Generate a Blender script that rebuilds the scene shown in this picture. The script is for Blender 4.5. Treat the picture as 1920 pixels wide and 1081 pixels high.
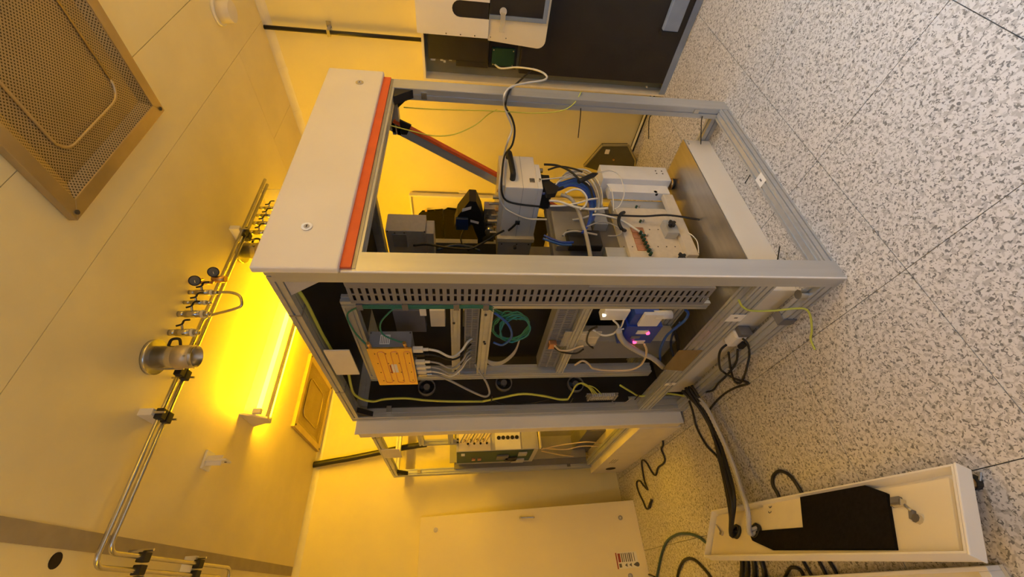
import bpy, bmesh, math, random
from mathutils import Vector, Matrix
random.seed(7)
for o in list(bpy.data.objects): bpy.data.objects.remove(o, do_unlink=True)
SC = bpy.context.scene
COL = SC.collection
V = Vector
# ------------------------------------------------------------------ camera (phone held sideways: image left is up)
CAM = V((-0.907, -1.135, 1.514)); FPX = 771.218
RI = V((-0.0668, -0.1041, -0.9923)).normalized()      # image right
FW = V((0.5914, 0.7969, -0.1234)); FW = (FW - RI * FW.dot(RI)).normalized()
DN = FW.cross(RI).normalized()                        # image down
cd = bpy.data.cameras.new('camera'); cam = bpy.data.objects.new('camera', cd); COL.objects.link(cam)
cd.sensor_width = 36; cd.sensor_fit = 'HORIZONTAL'; cd.lens = FPX / 1920 * 36; cd.clip_start = 0.02
up = -DN; bk = -FW
cam.matrix_world = Matrix(((RI.x, up.x, bk.x, CAM.x), (RI.y, up.y, bk.y, CAM.y), (RI.z, up.z, bk.z, CAM.z), (0, 0, 0, 1)))
SC.camera = cam
# ------------------------------------------------------------------ world, exposure, strengths of the room's lamps and of the added fill lights
vs = SC.view_settings; vs.view_transform = 'Standard'; vs.look = 'None'; vs.exposure = 0.12; vs.gamma = 1.0; vs.use_curve_mapping = False
w = bpy.data.worlds.new('world'); SC.world = w; w.use_nodes = True
w.node_tree.nodes['Background'].inputs[0].default_value = (0.9, 0.8, 0.6, 1); w.node_tree.nodes['Background'].inputs[1].default_value = 0.01
SC.cycles.use_denoising = True; SC.cycles.max_bounces = 7; SC.cycles.diffuse_bounces = 4; SC.cycles.adaptive_threshold = 0.03; SC.cycles.sample_clamp_indirect = 6
YEL = (1.0, 0.515, 0.002); COOL = (0.60, 0.80, 1.0)
E_TUBE = 158.0; E_TUBE_NEAR = 76.0; W_SIDE = 6.0; W_RIGHT = 12.0; W_DOWN = 7.0; E_FILL_WINDOW = 5.0  # side, right, down and window strengths feed added, unseen fill lights
# room extents
CZ = 2.82; WX = 2.238; WY = 3.016; BX = -3.2; BY = -3.4
# machine
MX, MY, MH = 1.304, 1.475, 2.168

# ------------------------------------------------------------------ helpers
def ray(px, py): return RI * ((px - 960) / FPX) + DN * ((py - 540.5) / FPX) + FW
def P(px, py, x=None, y=None, z=None):
    d = ray(px, py)
    t = (x - CAM.x) / d.x if x is not None else (y - CAM.y) / d.y if y is not None else (z - CAM.z) / d.z
    return CAM + d * t
def mk(name, col, rough=0.5, metal=0.0, var=0.06, scale=14.0, bump=0.0, bscale=200.0, emit=None, estr=0.0, stretch=None, spec=None, alpha=None, trans=None):
    m = bpy.data.materials.new(name); m.use_nodes = True; nt = m.node_tree; b = nt.nodes['Principled BSDF']
    tc = nt.nodes.new('ShaderNodeTexCoord'); mp = nt.nodes.new('ShaderNodeMapping'); nt.links.new(tc.outputs['Object'], mp.inputs[0])
    if stretch: mp.inputs['Scale'].default_value = stretch
    n = nt.nodes.new('ShaderNodeTexNoise'); n.inputs['Scale'].default_value = scale; n.inputs['Detail'].default_value = 4
    nt.links.new(mp.outputs[0], n.inputs['Vector'])
    r = nt.nodes.new('ShaderNodeValToRGB'); r.color_ramp.elements[0].position = .3; r.color_ramp.elements[1].position = .7
    r.color_ramp.elements[0].color = tuple(c * (1 - var) for c in col) + (1,); r.color_ramp.elements[1].color = tuple(min(1, c * (1 + var)) for c in col) + (1,)
    nt.links.new(n.outputs['Fac'], r.inputs[0]); nt.links.new(r.outputs[0], b.inputs['Base Color'])
    b.inputs['Roughness'].default_value = rough; b.inputs['Metallic'].default_value = metal
    if spec is not None: b.inputs['Specular IOR Level'].default_value = spec
    if bump:
        n2 = nt.nodes.new('ShaderNodeTexNoise'); n2.inputs['Scale'].default_value = bscale; nt.links.new(mp.outputs[0], n2.inputs['Vector'])
        bp = nt.nodes.new('ShaderNodeBump'); bp.inputs['Strength'].default_value = bump; bp.inputs['Distance'].default_value = .002
        nt.links.new(n2.outputs['Fac'], bp.inputs['Height']); nt.links.new(bp.outputs[0], b.inputs['Normal'])
    if emit: b.inputs['Emission Color'].default_value = emit + (1,); b.inputs['Emission Strength'].default_value = estr
    if alpha is not None: b.inputs['Alpha'].default_value = alpha
    if trans is not None: b.inputs['Transmission Weight'].default_value = trans
    return m

class MB:
    def __init__(s): s.v = []; s.f = []
    def add(s, vs, fs):
        k = len(s.v); s.v += [V(p) for p in vs]; s.f += [tuple(i + k for i in f) for f in fs]; return s
    def bx(s, x0, y0, z0, x1, y1, z1):
        if x0 > x1: x0, x1 = x1, x0
        if y0 > y1: y0, y1 = y1, y0
        if z0 > z1: z0, z1 = z1, z0
        return s.add([(x0,y0,z0),(x1,y0,z0),(x1,y1,z0),(x0,y1,z0),(x0,y0,z1),(x1,y0,z1),(x1,y1,z1),(x0,y1,z1)],
                     [(0,3,2,1),(4,5,6,7),(0,1,5,4),(1,2,6,5),(2,3,7,6),(3,0,4,7)])
    def obx(s, o, a, b, c):                     # box from a corner and three edge vectors
        o, a, b, c = V(o), V(a), V(b), V(c)
        if a.cross(b).dot(c) < 0: a, b = b, a
        return s.add([o, o+a, o+a+b, o+b, o+c, o+a+c, o+a+b+c, o+b+c], [(0,3,2,1),(4,5,6,7),(0,1,5,4),(1,2,6,5),(2,3,7,6),(3,0,4,7)])
    def cyl(s, p0, p1, r0, r1=None, n=20, caps=True):
        p0, p1 = V(p0), V(p1); r1 = r0 if r1 is None else r1; d = (p1 - p0).normalized()
        u = d.orthogonal().normalized(); w_ = d.cross(u); vs = []
        for p, r in ((p0, r0), (p1, r1)):
            for i in range(n):
                a = 2 * math.pi * i / n; vs.append(p + (u * math.cos(a) + w_ * math.sin(a)) * r)
        fs = [(i, (i+1) % n, n + (i+1) % n, n + i) for i in range(n)]
        if caps: fs += [tuple(range(n-1, -1, -1)), tuple(range(n, 2*n))]
        return s.add(vs, fs)
    def ring(s, p0, p1, ro, ri, n=24):          # open tube with a wall
        p0, p1 = V(p0), V(p1); d = (p1 - p0).normalized(); u = d.orthogonal().normalized(); w_ = d.cross(u); vs = []
        for p, r in ((p0, ro), (p1, ro), (p1, ri), (p0, ri)):
            for i in range(n):
                a = 2 * math.pi * i / n; vs.append(p + (u * math.cos(a) + w_ * math.sin(a)) * r)
        fs = []
        for k in range(4):
            for i in range(n): fs.append((k*n+i, k*n+(i+1) % n, ((k+1) % 4)*n+(i+1) % n, ((k+1) % 4)*n+i))
        return s.add(vs, fs)
    def prism(s, pts, ext):                     # planar polygon extruded by a vector
        ext = V(ext); pts = [V(p) for p in pts]; n = len(pts)
        nn = V((0,0,0))
        for i in range(n): nn += pts[i].cross(pts[(i+1) % n])
        if nn.dot(ext) > 0: pts = pts[::-1]
        return s.add(pts + [p + ext for p in pts], [tuple(range(n)), tuple(range(2*n-1, n-1, -1))] + [(i, n+i, n+(i+1) % n, (i+1) % n) for i in range(n)])
    def tube(s, pts, r, n=7, sm=5, rib=0.0):
        pts = [V(p) for p in pts]; Q = []
        if sm > 1 and len(pts) > 2:
            m = len(pts)
            for i in range(m - 1):
                p0 = pts[max(i-1, 0)]; p1 = pts[i]; p2 = pts[i+1]; p3 = pts[min(i+2, m-1)]
                for k in range(sm):
                    t = k / sm
                    Q.append(0.5 * ((2*p1) + (p2-p0)*t + (2*p0-5*p1+4*p2-p3)*t*t + (3*p1-p0-3*p2+p3)*t*t*t))
            Q.append(pts[-1])
        else: Q = pts
        u = None; vs = []
        for i, p in enumerate(Q):
            d = (Q[min(i+1, len(Q)-1)] - Q[max(i-1, 0)]).normalized()
            if u is None: u = d.orthogonal().normalized()
            else:
                u = u - d * u.dot(d); u = u.normalized() if u.length > 1e-6 else d.orthogonal().normalized()
            w_ = d.cross(u)
            for k in range(n):
                a = 2 * math.pi * k / n; vs.append(p + (u * math.cos(a) + w_ * math.sin(a)) * r * (1 + rib * (1 if i % 2 else -1)))
        fs = []
        for i in range(len(Q)-1):
            for k in range(n): fs.append((i*n+k, i*n+(k+1) % n, (i+1)*n+(k+1) % n, (i+1)*n+k))
        fs += [tuple(range(n-1, -1, -1)), tuple(range((len(Q)-1)*n, len(Q)*n))]
        return s.add(vs, fs)
    def build(s, name, mat, parent=None, smooth=False, bevel=0.0, label=None, keep=False):
        me = bpy.data.meshes.new(name)
        root = parent
        while root is not None and root.parent is not None: root = root.parent
        if root is not None: L = V(root.location)
        else:
            xs = [p.x for p in s.v]; ys = [p.y for p in s.v]; zs = [p.z for p in s.v]
            L = V(((min(xs)+max(xs))/2, (min(ys)+max(ys))/2, min(zs)))
        me.from_pydata([tuple(p - L) for p in s.v], [], s.f); me.update()
        if smooth:
            for pl in me.polygons: pl.use_smooth = len(pl.vertices) == 4
        me.materials.append(mat)
        o = bpy.data.objects.new(name, me); COL.objects.link(o)
        if parent is None: o.location = L
        else: o.parent = parent
        if bevel:
            b = o.modifiers.new('bevel', 'BEVEL'); b.width = bevel; b.segments = 2; b.limit_method = 'ANGLE'
        if label: o['label'] = label
        return o
def tag(o, label, cat, group=None, kind=None):
    o['label'] = label; o['category'] = cat
    if group: o['group'] = group
    if kind: o['kind'] = kind
    return o
def thing(name, label, cat, loc=(0, 0, 0), group=None):
    o = bpy.data.objects.new(name, None); COL.objects.link(o); o.location = loc; o.empty_display_size = .05
    return tag(o, label, cat, group)
def struct(o, label, cat=None):
    o['kind'] = 'structure'; o['label'] = label; o['category'] = cat or o.name.split('_')[0]; return o
def box(x0, y0, z0, x1, y1, z1): return MB().bx(x0, y0, z0, x1, y1, z1)
def cable(name, label, pts, r, mat, group=None, n=7, cat='cable', sm=5, rib=0.0):
    return tag(MB().tube(pts, r, n, sm, rib).build(name, mat, smooth=True), label, cat, group)

# T-slot aluminium profile: section a x b with slots, extruded along one axis
def profile(x0, y0, z0, x1, y1, z1, axis, slots=1, sw=.008, sd=.007, pitch=.04):
    lo = [x0, y0, z0]; hi = [x1, y1, z1]; ia, ib = [i for i in range(3) if i != axis]
    a0, a1, b0, b1 = lo[ia], hi[ia], lo[ib], hi[ib]
    def cs(l0, l1):
        k = max(1, int(round((l1 - l0) / pitch))); return [l0 + (l1 - l0) * (i + .5) / k for i in range(k)]
    h = sw / 2; pts = []
    for c in cs(a0, a1): pts += [(c-h, b0), (c-h, b0+sd), (c+h, b0+sd), (c+h, b0)]
    pts = [(a0, b0)] + pts + [(a1, b0)]
    for c in cs(b0, b1): pts += [(a1, c-h), (a1-sd, c-h), (a1-sd, c+h), (a1, c+h)]
    pts.append((a1, b1))
    for c in reversed(cs(a0, a1)): pts += [(c+h, b1), (c+h, b1-sd), (c-h, b1-sd), (c-h, b1)]
    pts.append((a0, b1))
    for c in reversed(cs(b0, b1)): pts += [(a0, c+h), (a0+sd, c+h), (a0+sd, c-h), (a0, c-h)]
    out = []
    for a, b in pts:
        p = [0, 0, 0]; p[ia] = a; p[ib] = b; p[axis] = lo[axis]; out.append(p)
    e = [0, 0, 0]; e[axis] = hi[axis] - lo[axis]
    return MB().prism(out, e)

# ------------------------------------------------------------------ materials
M = {}
def mm(k, *a, **kw): M[k] = mk(k, *a, **kw)
mm('wall', (.84, .76, .42), .45, var=.03, scale=3, bump=.05)
mm('wall_grey', (.40, .38, .35), .6, var=.04, scale=3)
mm('ceil', (.88, .78, .45), .5, var=.04, scale=4, bump=.05)
mm('gap', (.06, .055, .05), .8)
mm('strip', (.36, .31, .22), .6, var=.08)
mm('trim', (.80, .76, .66), .35, var=.03)
mm('alu', (.55, .575, .61), .42, .55, var=.05, scale=30, stretch=(1, 1, .08))
mm('alu_dark', (.36, .36, .37), .45, .5, var=.06)
mm('white', (.86, .84, .80), .35, var=.02, scale=5)
mm('white_cool', (.82, .83, .86), .4, var=.03)
mm('cream', (.82, .76, .62), .5, var=.03)
mm('grey', (.50, .50, .52), .5, var=.05)
mm('grey_dark', (.16, .16, .18), .5, var=.08)
mm('duct', (.21, .22, .26), .55, var=.05)
mm('black', (.012, .012, .014), .55, var=.2)
mm('foam', (.010, .009, .009), .95, var=.25, scale=60, bump=.2, spec=.1)
mm('black_panel', (.018, .017, .018), .5, var=.15, scale=8)
mm('rubber', (.015, .015, .017), .45, var=.15)
mm('orange', (.75, .13, .03), .55, var=.08)
mm('steel', (.62, .60, .56), .25, .9, var=.06, scale=25)
mm('steel_brushed', (.55, .53, .50), .32, .95, var=.08, scale=40, stretch=(.1, 1, 1), bump=.1)
mm('plate_metal', (.88, .62, .24), .22, .95, var=.03)  # aluminium with the yellow tube reflection in its base colour
mm('bronze_sheet', (.42, .33, .17), .4, .5, var=.06)
mm('panel_cream', (.82, .75, .58), .42, var=.02, scale=3)
mm('teal_dark', (.03, .07, .09), .4)
mm('olive_dark', (.10, .09, .045), .5)
mm('tape', (.66, .58, .42), .45, .6, var=.08)
mm('ceil_gap', (.50, .42, .28), .7)
mm('dial', (.10, .11, .11), .3)
mm('brass', (.80, .52, .22), .3, .9)
mm('copper', (.72, .36, .2), .35, .9)
mm('stone', (.66, .61, .53), .5, var=.05, scale=40)
mm('yellow_wire', (.55, .60, .10), .45)
mm('green_wire', (.03, .20, .13), .45)
mm('teal_wire', (.02, .22, .26), .45)
mm('blue_wire', (.02, .09, .42), .35)
mm('navy', (.01, .03, .12), .4)
mm('white_wire', (.78, .78, .76), .4)
mm('grey_wire', (.36, .36, .37), .45)
mm('cream_wire', (.74, .60, .40), .45)
mm('blue_body', (.02, .06, .42), .35)
mm('red_led', (.8, .05, .1), .4, emit=(1, .05, .15), estr=4.0)
mm('white_led', (.9, .9, .9), .4, emit=(1, .8, .5), estr=3.0)
mm('green_pcb', (.010, .055, .03), .45)
mm('label', (.85, .84, .82), .5, var=.02)
mm('label_mark', (.12, .12, .13), .6)
mm('red_mark', (.30, .05, .04), .6)
mm('olive', (.30, .26, .13), .5)
mm('glass_blue', (.25, .32, .48), .25, .2)
mm('clear', (.75, .72, .62), .15, var=.02, alpha=.35)
mm('hole', (.02, .012, .006), .9)
mm('tube', (1, .8, .2), .4, emit=YEL, estr=E_TUBE)
mm('tube_near', (1, .8, .2), .4, emit=YEL, estr=E_TUBE_NEAR)
mm('tube_fill', (1, .8, .2), .4, emit=YEL, estr=34.0)  # tubes of the added batten left of the camera
mm('daylight', (.8, .9, 1), .3, emit=(.40, .62, 1.0), estr=E_FILL_WINDOW)  # pane of the added, unseen window
mm('lamp_cool', (.9, .95, 1), .4, emit=COOL, estr=1.0)
def floor_mat():
    m = bpy.data.materials.new('speckled_vinyl'); m.use_nodes = True; nt = m.node_tree; b = nt.nodes['Principled BSDF']
    g = nt.nodes.new('ShaderNodeNewGeometry')
    def blobs(scale, lo, hi, dist):
        n = nt.nodes.new('ShaderNodeTexNoise'); n.inputs['Scale'].default_value = scale; n.inputs['Detail'].default_value = 1.5; n.inputs['Distortion'].default_value = dist
        nt.links.new(g.outputs['Position'], n.inputs['Vector'])
        r = nt.nodes.new('ShaderNodeMapRange'); r.inputs['From Min'].default_value = lo; r.inputs['From Max'].default_value = hi
        nt.links.new(n.outputs['Fac'], r.inputs['Value']); return r.outputs[0]
    def mix(fac, a, c):
        x = nt.nodes.new('ShaderNodeMix'); x.data_type = 'RGBA'; nt.links.new(fac, x.inputs['Factor'])
        if isinstance(a, tuple): x.inputs['A'].default_value = a
        else: nt.links.new(a, x.inputs['A'])
        x.inputs['B'].default_value = c; return x.outputs['Result']
    c = mix(blobs(70, .50, .58, .6), (.60, .585, .575, 1), (.42, .405, .395, 1))
    c = mix(blobs(95, .575, .62, 1.0), c, (.17, .165, .16, 1))
    nt.links.new(c, b.inputs['Base Color']); b.inputs['Roughness'].default_value = .42
    return m
M['floor'] = floor_mat()
def mesh_mat():
    m = mk('perforated_steel', (.46, .37, .22), .45, .6, var=.08, scale=6); nt = m.node_tree; b = nt.nodes['Principled BSDF']  # yellow light and shading are put into the mesh colour
    g = nt.nodes.new('ShaderNodeNewGeometry'); mp = nt.nodes.new('ShaderNodeMapping'); mp.inputs['Scale'].default_value = (110, 110, 110); mp.inputs['Rotation'].default_value = (0, 0, .785)
    nt.links.new(g.outputs['Position'], mp.inputs[0])
    sep = nt.nodes.new('ShaderNodeSeparateXYZ'); nt.links.new(mp.outputs[0], sep.inputs[0]); outs = []
    for ax in ('X', 'Y'):
        f = nt.nodes.new('ShaderNodeMath'); f.operation = 'FRACT'; nt.links.new(sep.outputs[ax], f.inputs[0])
        s = nt.nodes.new('ShaderNodeMath'); s.operation = 'SUBTRACT'; nt.links.new(f.outputs[0], s.inputs[0]); s.inputs[1].default_value = .5
        q = nt.nodes.new('ShaderNodeMath'); q.operation = 'MULTIPLY'; nt.links.new(s.outputs[0], q.inputs[0]); nt.links.new(s.outputs[0], q.inputs[1]); outs.append(q)
    a = nt.nodes.new('ShaderNodeMath'); a.operation = 'ADD'; nt.links.new(outs[0].outputs[0], a.inputs[0]); nt.links.new(outs[1].outputs[0], a.inputs[1])
    r = nt.nodes.new('ShaderNodeMapRange'); r.inputs['From Min'].default_value = .07; r.inputs['From Max'].default_value = .10; nt.links.new(a.outputs[0], r.inputs['Value'])
    x = nt.nodes.new('ShaderNodeMix'); x.data_type = 'RGBA'; nt.links.new(r.outputs[0], x.inputs['Factor']); x.inputs['A'].default_value = (.07, .05, .025, 1)
    old = b.inputs['Base Color'].links[0].from_socket; nt.links.new(old, x.inputs['B']); nt.links.new(x.outputs['Result'], b.inputs['Base Color'])
    return m
M['mesh'] = mesh_mat()

# ------------------------------------------------------------------ room shell
fl = struct(box(BX, BY, -.10, WX, WY, -.012).build('floor', M['gap']), 'pale grey speckled vinyl tile floor')
x = -0.11 - 0.6 * 5; xs = []
while x < WX: xs.append(x); x += .6
y = -0.191 - 0.6 * 5; ys = []
while y < WY: ys.append(y); y += .6
g = .0014
for xa in xs:
    for ya in ys:
        a0, a1, b0, b1 = max(xa, BX)+g, min(xa+.6, WX)-g, max(ya, BY)+g, min(ya+.6, WY)-g
        MB().bx(a0, b0, -.012, a1, b1, 0).build('tile', M['floor'], fl)
ce = struct(box(BX, BY, CZ+.012, WX, WY, CZ+.1).build('ceiling', M['ceil_gap']), 'cream painted panel ceiling')
for (a0, b0, a1, b1) in ((BX, BY, WX, -1.42), (BX, -1.42, WX, -.22), (BX, -.22, WX, .136), (BX, .136, -.665, WY), (-.665, .136, 1.745, WY), (1.745, .136, WX, .71), (1.745, .71, WX, WY)):
    box(a0+g, b0+g, CZ, a1-g, b1-g, CZ+.012).build('ceiling_panel', M['ceil'], ce)
t = struct(box(-.695, -1.4, CZ-.004, -.635, WY-.06, CZ-.0002).build('trim_3', M['strip']), 'flat brown cover strip running along the ceiling', 'trim')
struct(box(WX, BY, -.1, WX+.1, WY+.1, CZ+.1).build('wall_right', M['wall']), 'cream wall behind the instrument frame')
struct(box(BX, WY, -.1, WX, WY+.1, CZ+.1).build('wall_left', M['wall']), 'cream wall with the leaning panel')
struct(box(BX, BY-.1, -.1, WX+.1, BY, CZ+.1).build('wall_front', M['wall_grey']), 'plain wall behind the camera')
struct(box(BX-.1, BY-.1, -.1, BX, WY+.1, CZ+.1).build('wall_back', M['wall_grey']), 'plain wall far beside the camera')
def cove(name, along, label):
    def prof_(r, a0, ln):
        pts = [(0, 0)] + [(r - r*math.sin(math.pi/2*i/6), r - r*math.cos(math.pi/2*i/6)) for i in range(7)][::-1]
        if along == 'y': return MB().prism([(WX-.0005 - u, a0, CZ-.0005 - v) for u, v in pts], (0, ln, 0))
        return MB().prism([(a0, WY-.0005 - u, CZ-.0005 - v) for u, v in pts], (ln, 0, 0))
    o = struct(prof_(.045, BY, WY-BY).build(name, M['trim']) if along == 'y' else prof_(.045, BX, WX-.046-BX).build(name, M['trim']), label, 'trim')
    for k in ((-.45, .45, .78, 1.1, 1.9) if along == 'y' else (-1.4, -.4, .02, .6, 1.3)): prof_(.050, k, .03).build('joint_sleeve', M['trim'], o)
cove('trim_1', 'y', 'rounded cove strip between right wall and ceiling')
cove('trim_2', 'x', 'rounded cove strip between left wall and ceiling')

# ------------------------------------------------------------------ ceiling lights
def batten(x0, x1, y0, y1, label, tm='tube', drop=0.0):
    Z = CZ - drop; L = V(((x0+x1)/2, (y0+y1)/2, Z-.13)); r = thing('batten_light', label, 'ceiling light', L); yc = (y0+y1)/2
    MB().prism([(x0, yc-.075, Z-.001), (x0, yc+.075, Z-.001), (x0, yc+.03, Z-.115), (x0, yc-.03, Z-.115)], (x1-x0, 0, 0)).build('housing', M['white'], r)
    for xa in (x0-.012, x1):
        MB().prism([(xa, y0, Z-.001), (xa, y1, Z-.001), (xa, yc+.03, Z-.13), (xa, yc-.03, Z-.13)], (.012, 0, 0)).build('end_cap', M['cream'], r)
    for yy in (y0+.035, y1-.035):
        MB().cyl((x0+.03, yy, Z-.088), (x1-.03, yy, Z-.088), .0135, n=14).build('tube', M[tm], r, smooth=True, label='glowing yellow fluorescent tube')
        for xa in (x0+.001, x1-.031): MB().bx(xa, yy-.014, Z-.106, xa+.03, yy+.014, Z-.06).build('lamp_holder', M['white'], r)
    if drop:
        for xa in (x0+.2, x1-.2): MB().cyl((xa, yc, Z-.002), (xa, yc, CZ-.0005), .006, n=8).build('suspension_rod', M['steel'], r)
batten(.06, 1.55, 1.43, 1.66, 'yellow twin-tube batten light on the ceiling behind the instrument frame')
batten(.1, 1.6, -2.05, -1.80, 'yellow twin-tube batten light hanging behind the camera', 'tube_near', .45)
def add_fill_lamp(x0, y0, x1, y1, watts, spread, label, col=COOL):  # added, unseen lamps that supply the cool fill light
    r = thing('ceiling_lamp', label, 'ceiling light', ((x0+x1)/2, (y0+y1)/2, CZ-.08))
    f = MB()
    f.bx(x0-.04, y0-.04, CZ-.08, x1+.04, y0, CZ-.0005); f.bx(x0-.04, y1, CZ-.08, x1+.04, y1+.04, CZ-.0005)
    f.bx(x0-.04, y0, CZ-.08, x0, y1, CZ-.0005); f.bx(x1, y0, CZ-.08, x1+.04, y1, CZ-.0005)
    f.build('housing', M['white'], r); box(x0, y0, CZ-.06, x1, y1, CZ-.05).build('diffuser', M['lamp_cool'], r)
    ld = bpy.data.lights.new('lamp_light', 'AREA'); ld.shape = 'RECTANGLE'; ld.size = x1-x0-.02; ld.size_y = y1-y0-.02; ld.energy = watts; ld.color = col; ld.spread = math.radians(spread)
    lo = bpy.data.objects.new('lamp_light', ld); COL.objects.link(lo); lo.parent = r; lo.location = (0, 0, .012)
batten(-2.6, -1.1, .3, .55, 'added yellow twin-tube batten light, unseen, hanging left of the camera', 'tube_fill', .45)  # added out of view to put more yellow light on the ceiling
add_fill_lamp(-2.2, -2.2, -1.3, -1.6, W_SIDE, 140, 'added cool white fill lamp on the ceiling beside the camera', (.42, .62, 1.0))
add_fill_lamp(.9, -1.6, 1.8, -1.0, W_RIGHT, 90, 'added cool white fill lamp on the ceiling near the right wall')
add_fill_lamp(-.5, -1.6, .5, -1.0, W_DOWN, 70, 'added cool white fill downlight above the camera', (.55, .74, 1.0))
wn = struct(box(BX+.001, -3.2, .9, BX+.012, -2.0, 2.1).build('fill_window_1', M['daylight']), 'added glowing window, unseen cool fill in the wall behind the camera', 'window')  # window added out of view as cool light for the instrument head
for (y0, z0, y1, z1) in ((-3.25, .85, -1.95, .9), (-3.25, 2.1, -1.95, 2.15), (-3.25, .9, -3.2, 2.1), (-2.0, .9, -1.95, 2.1), (-2.62, .9, -2.58, 2.1)): box(BX+.001, y0, z0, BX+.05, y1, z1).build('fill_window_bar', M['white'], wn)

# ------------------------------------------------------------------ ceiling grilles
def grille(x0, y0, x1, y1, label, drop=.028, fw=.05):
    r = thing('ceiling_grille', label, 'vent', ((x0+x1)/2, (y0+y1)/2, CZ-drop)); zb, zt = CZ-drop, CZ-.0006
    for q in ([(x0, y0), (x1, y0), (x1-fw, y0+fw), (x0+fw, y0+fw)], [(x1, y0), (x1, y1), (x1-fw, y1-fw), (x1-fw, y0+fw)],
              [(x1, y1), (x0, y1), (x0+fw, y1-fw), (x1-fw, y1-fw)], [(x0, y1), (x0, y0), (x0+fw, y0+fw), (x0+fw, y1-fw)]):
        MB().prism([(a, b, zb) for a, b in q], (0, 0, zt-zb)).build('frame_strip', M['steel_yellow_lit'], r, bevel=.0015)
    m = MB(); i0, j0, i1, j1 = x0+fw, y0+fw, x1-fw, y1-fw; k = .035
    m.add([(i0, j0, zb+.004), (i1, j0, zb+.004), (i1, j1, zb+.004), (i0, j1, zb+.004), (i0+k, j0+k, zb+.018), (i1-k, j0+k, zb+.018), (i1-k, j1-k, zb+.018), (i0+k, j1-k, zb+.018)],
          [(0, 4, 5, 1), (1, 5, 6, 2), (2, 6, 7, 3), (3, 7, 4, 0), (4, 7, 6, 5)])
    m.build('perforated_panel', M['mesh'], r)
    e = .10; c = .06; a0, b0, a1, b1 = i0+e, j0+e, i1-e, j1-e; pts = []
    for (cx, cy, s) in ((a1-c, b1-c, 0), (a0+c, b1-c, 90), (a0+c, b0+c, 180), (a1-c, b0+c, 270)):
        for q in range(5):
            an = math.radians(s + q * 22.5); pts.append((cx + c*math.cos(an), cy + c*math.sin(an), zb+.016))
    pts.append(pts[0]); MB().tube(pts, .005, 6, 1).build('pressed_bead', M['steel_yellow_lit'], r, smooth=True)
    for (a, b) in ((x0+.02, y0+.02), (x1-.02, y0+.02), (x1-.02, y1-.02), (x0+.02, y1-.02)):
        MB().cyl((a, b, zb-.004), (a, b, zb), .008, n=12).build('screw', M['gap'], r)
mm('steel_yellow_lit', (.52, .42, .25), .38, .7, var=.1, scale=8)  # plain stainless steel with the yellow lamplight put into its colour
grille(.19, -1.22, .865, -.018, 'large perforated steel ceiling grille in front of the instrument frame')
grille(.24, 2.23, .87, 2.95, 'small framed ceiling vent near the left wall')

# ------------------------------------------------------------------ ceiling pieces
p = V((1.70, -.10, CZ)); r = thing('smoke_detector', 'round white detector on the ceiling near the right wall', 'detector', (p.x, p.y, CZ-.075))
MB().cyl((p.x, p.y, CZ-.0005), (p.x, p.y, CZ-.014), .072, n=28).build('base_plate', M['white'], r, smooth=True)
MB().cyl((p.x, p.y, CZ-.014), (p.x, p.y, CZ-.075), .058, .052, n=28).build('body', M['cream'], r, smooth=True)
ZP = CZ - .065
def bent(pts, r=.016):     # pipe path with rounded corners
    out = [V(pts[0])]; R_ = .05
    for i in range(1, len(pts)-1):
        a, b, c = V(pts[i-1]), V(pts[i]), V(pts[i+1]); d1 = (a-b).normalized(); d2 = (c-b).normalized()
        for k in range(7):
            tt = k / 6; out.append((b+d1*R_)*(1-tt)**2 + b*2*tt*(1-tt) + (b+d2*R_)*tt*tt)
    out.append(V(pts[-1])); return out
def pipe(label, y, xe, yend, r, z=ZP):
    o = MB().tube(bent([(1.30, y, z), (xe, y, z), (xe, yend, z), (xe-.35, yend, z)]), r, 10, 1).build('steel_pipe', M['steel'], smooth=True)
    return tag(o, label, 'pipe', 'gas pipes under the ceiling')
pipe('outer of the two thin steel gas pipes under the ceiling', .700, -.745, 1.66, .009)
pipe('inner of the two thin steel gas pipes under the ceiling', .740, -.700, 1.74, .009)
def clampset(c, ax, label, strut=True):
    r = thing('pipe_clamp', label, 'pipe clamp', (c[0], c[1], ZP-.03)); x, y = c
    if strut:
        if ax == 'y': MB().bx(x-.014, y-.055, ZP+.012, x+.014, y+.055, CZ-.0005).build('strut', M['white'], r)
        else: MB().bx(x-.055, y-.014, ZP+.012, x+.055, y+.014, CZ-.0005).build('strut', M['white'], r)
    for d in (-.021, .021):
        if ax == 'y': MB().bx(x-.022, y+d-.017, ZP-.018, x+.022, y+d+.017, ZP+.0118).build('clamp_block', M['black'], r, bevel=.003)
        else: MB().bx(x+d-.017, y-.022, ZP-.018, x+d+.017, y+.022, ZP+.0118).build('clamp_block', M['black'], r, bevel=.003)
    for d in (-.045, .045):
        a = (x, y+d) if ax == 'y' else (x+d, y)
        MB().cyl((a[0], a[1], ZP-.03), (a[0], a[1], CZ-.001), .005, n=8).build('bolt', M['steel'], r)
clampset((-.215, .72), 'y', 'black pipe clamp on a white strut on the long ceiling pipe run')
clampset((-.02, .72), 'y', 'black pipe clamp close beside the wide exhaust stub', strut=False)
clampset((-.722, .95), 'x', 'black pipe clamp just after the pipe bend', strut=False)
clampset((-.722, 1.38), 'x', 'black pipe clamp on a white strut after the pipe bend')
clampset((.86, .74), 'y', 'black pipe clamp on a strut above the white fascia')
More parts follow.
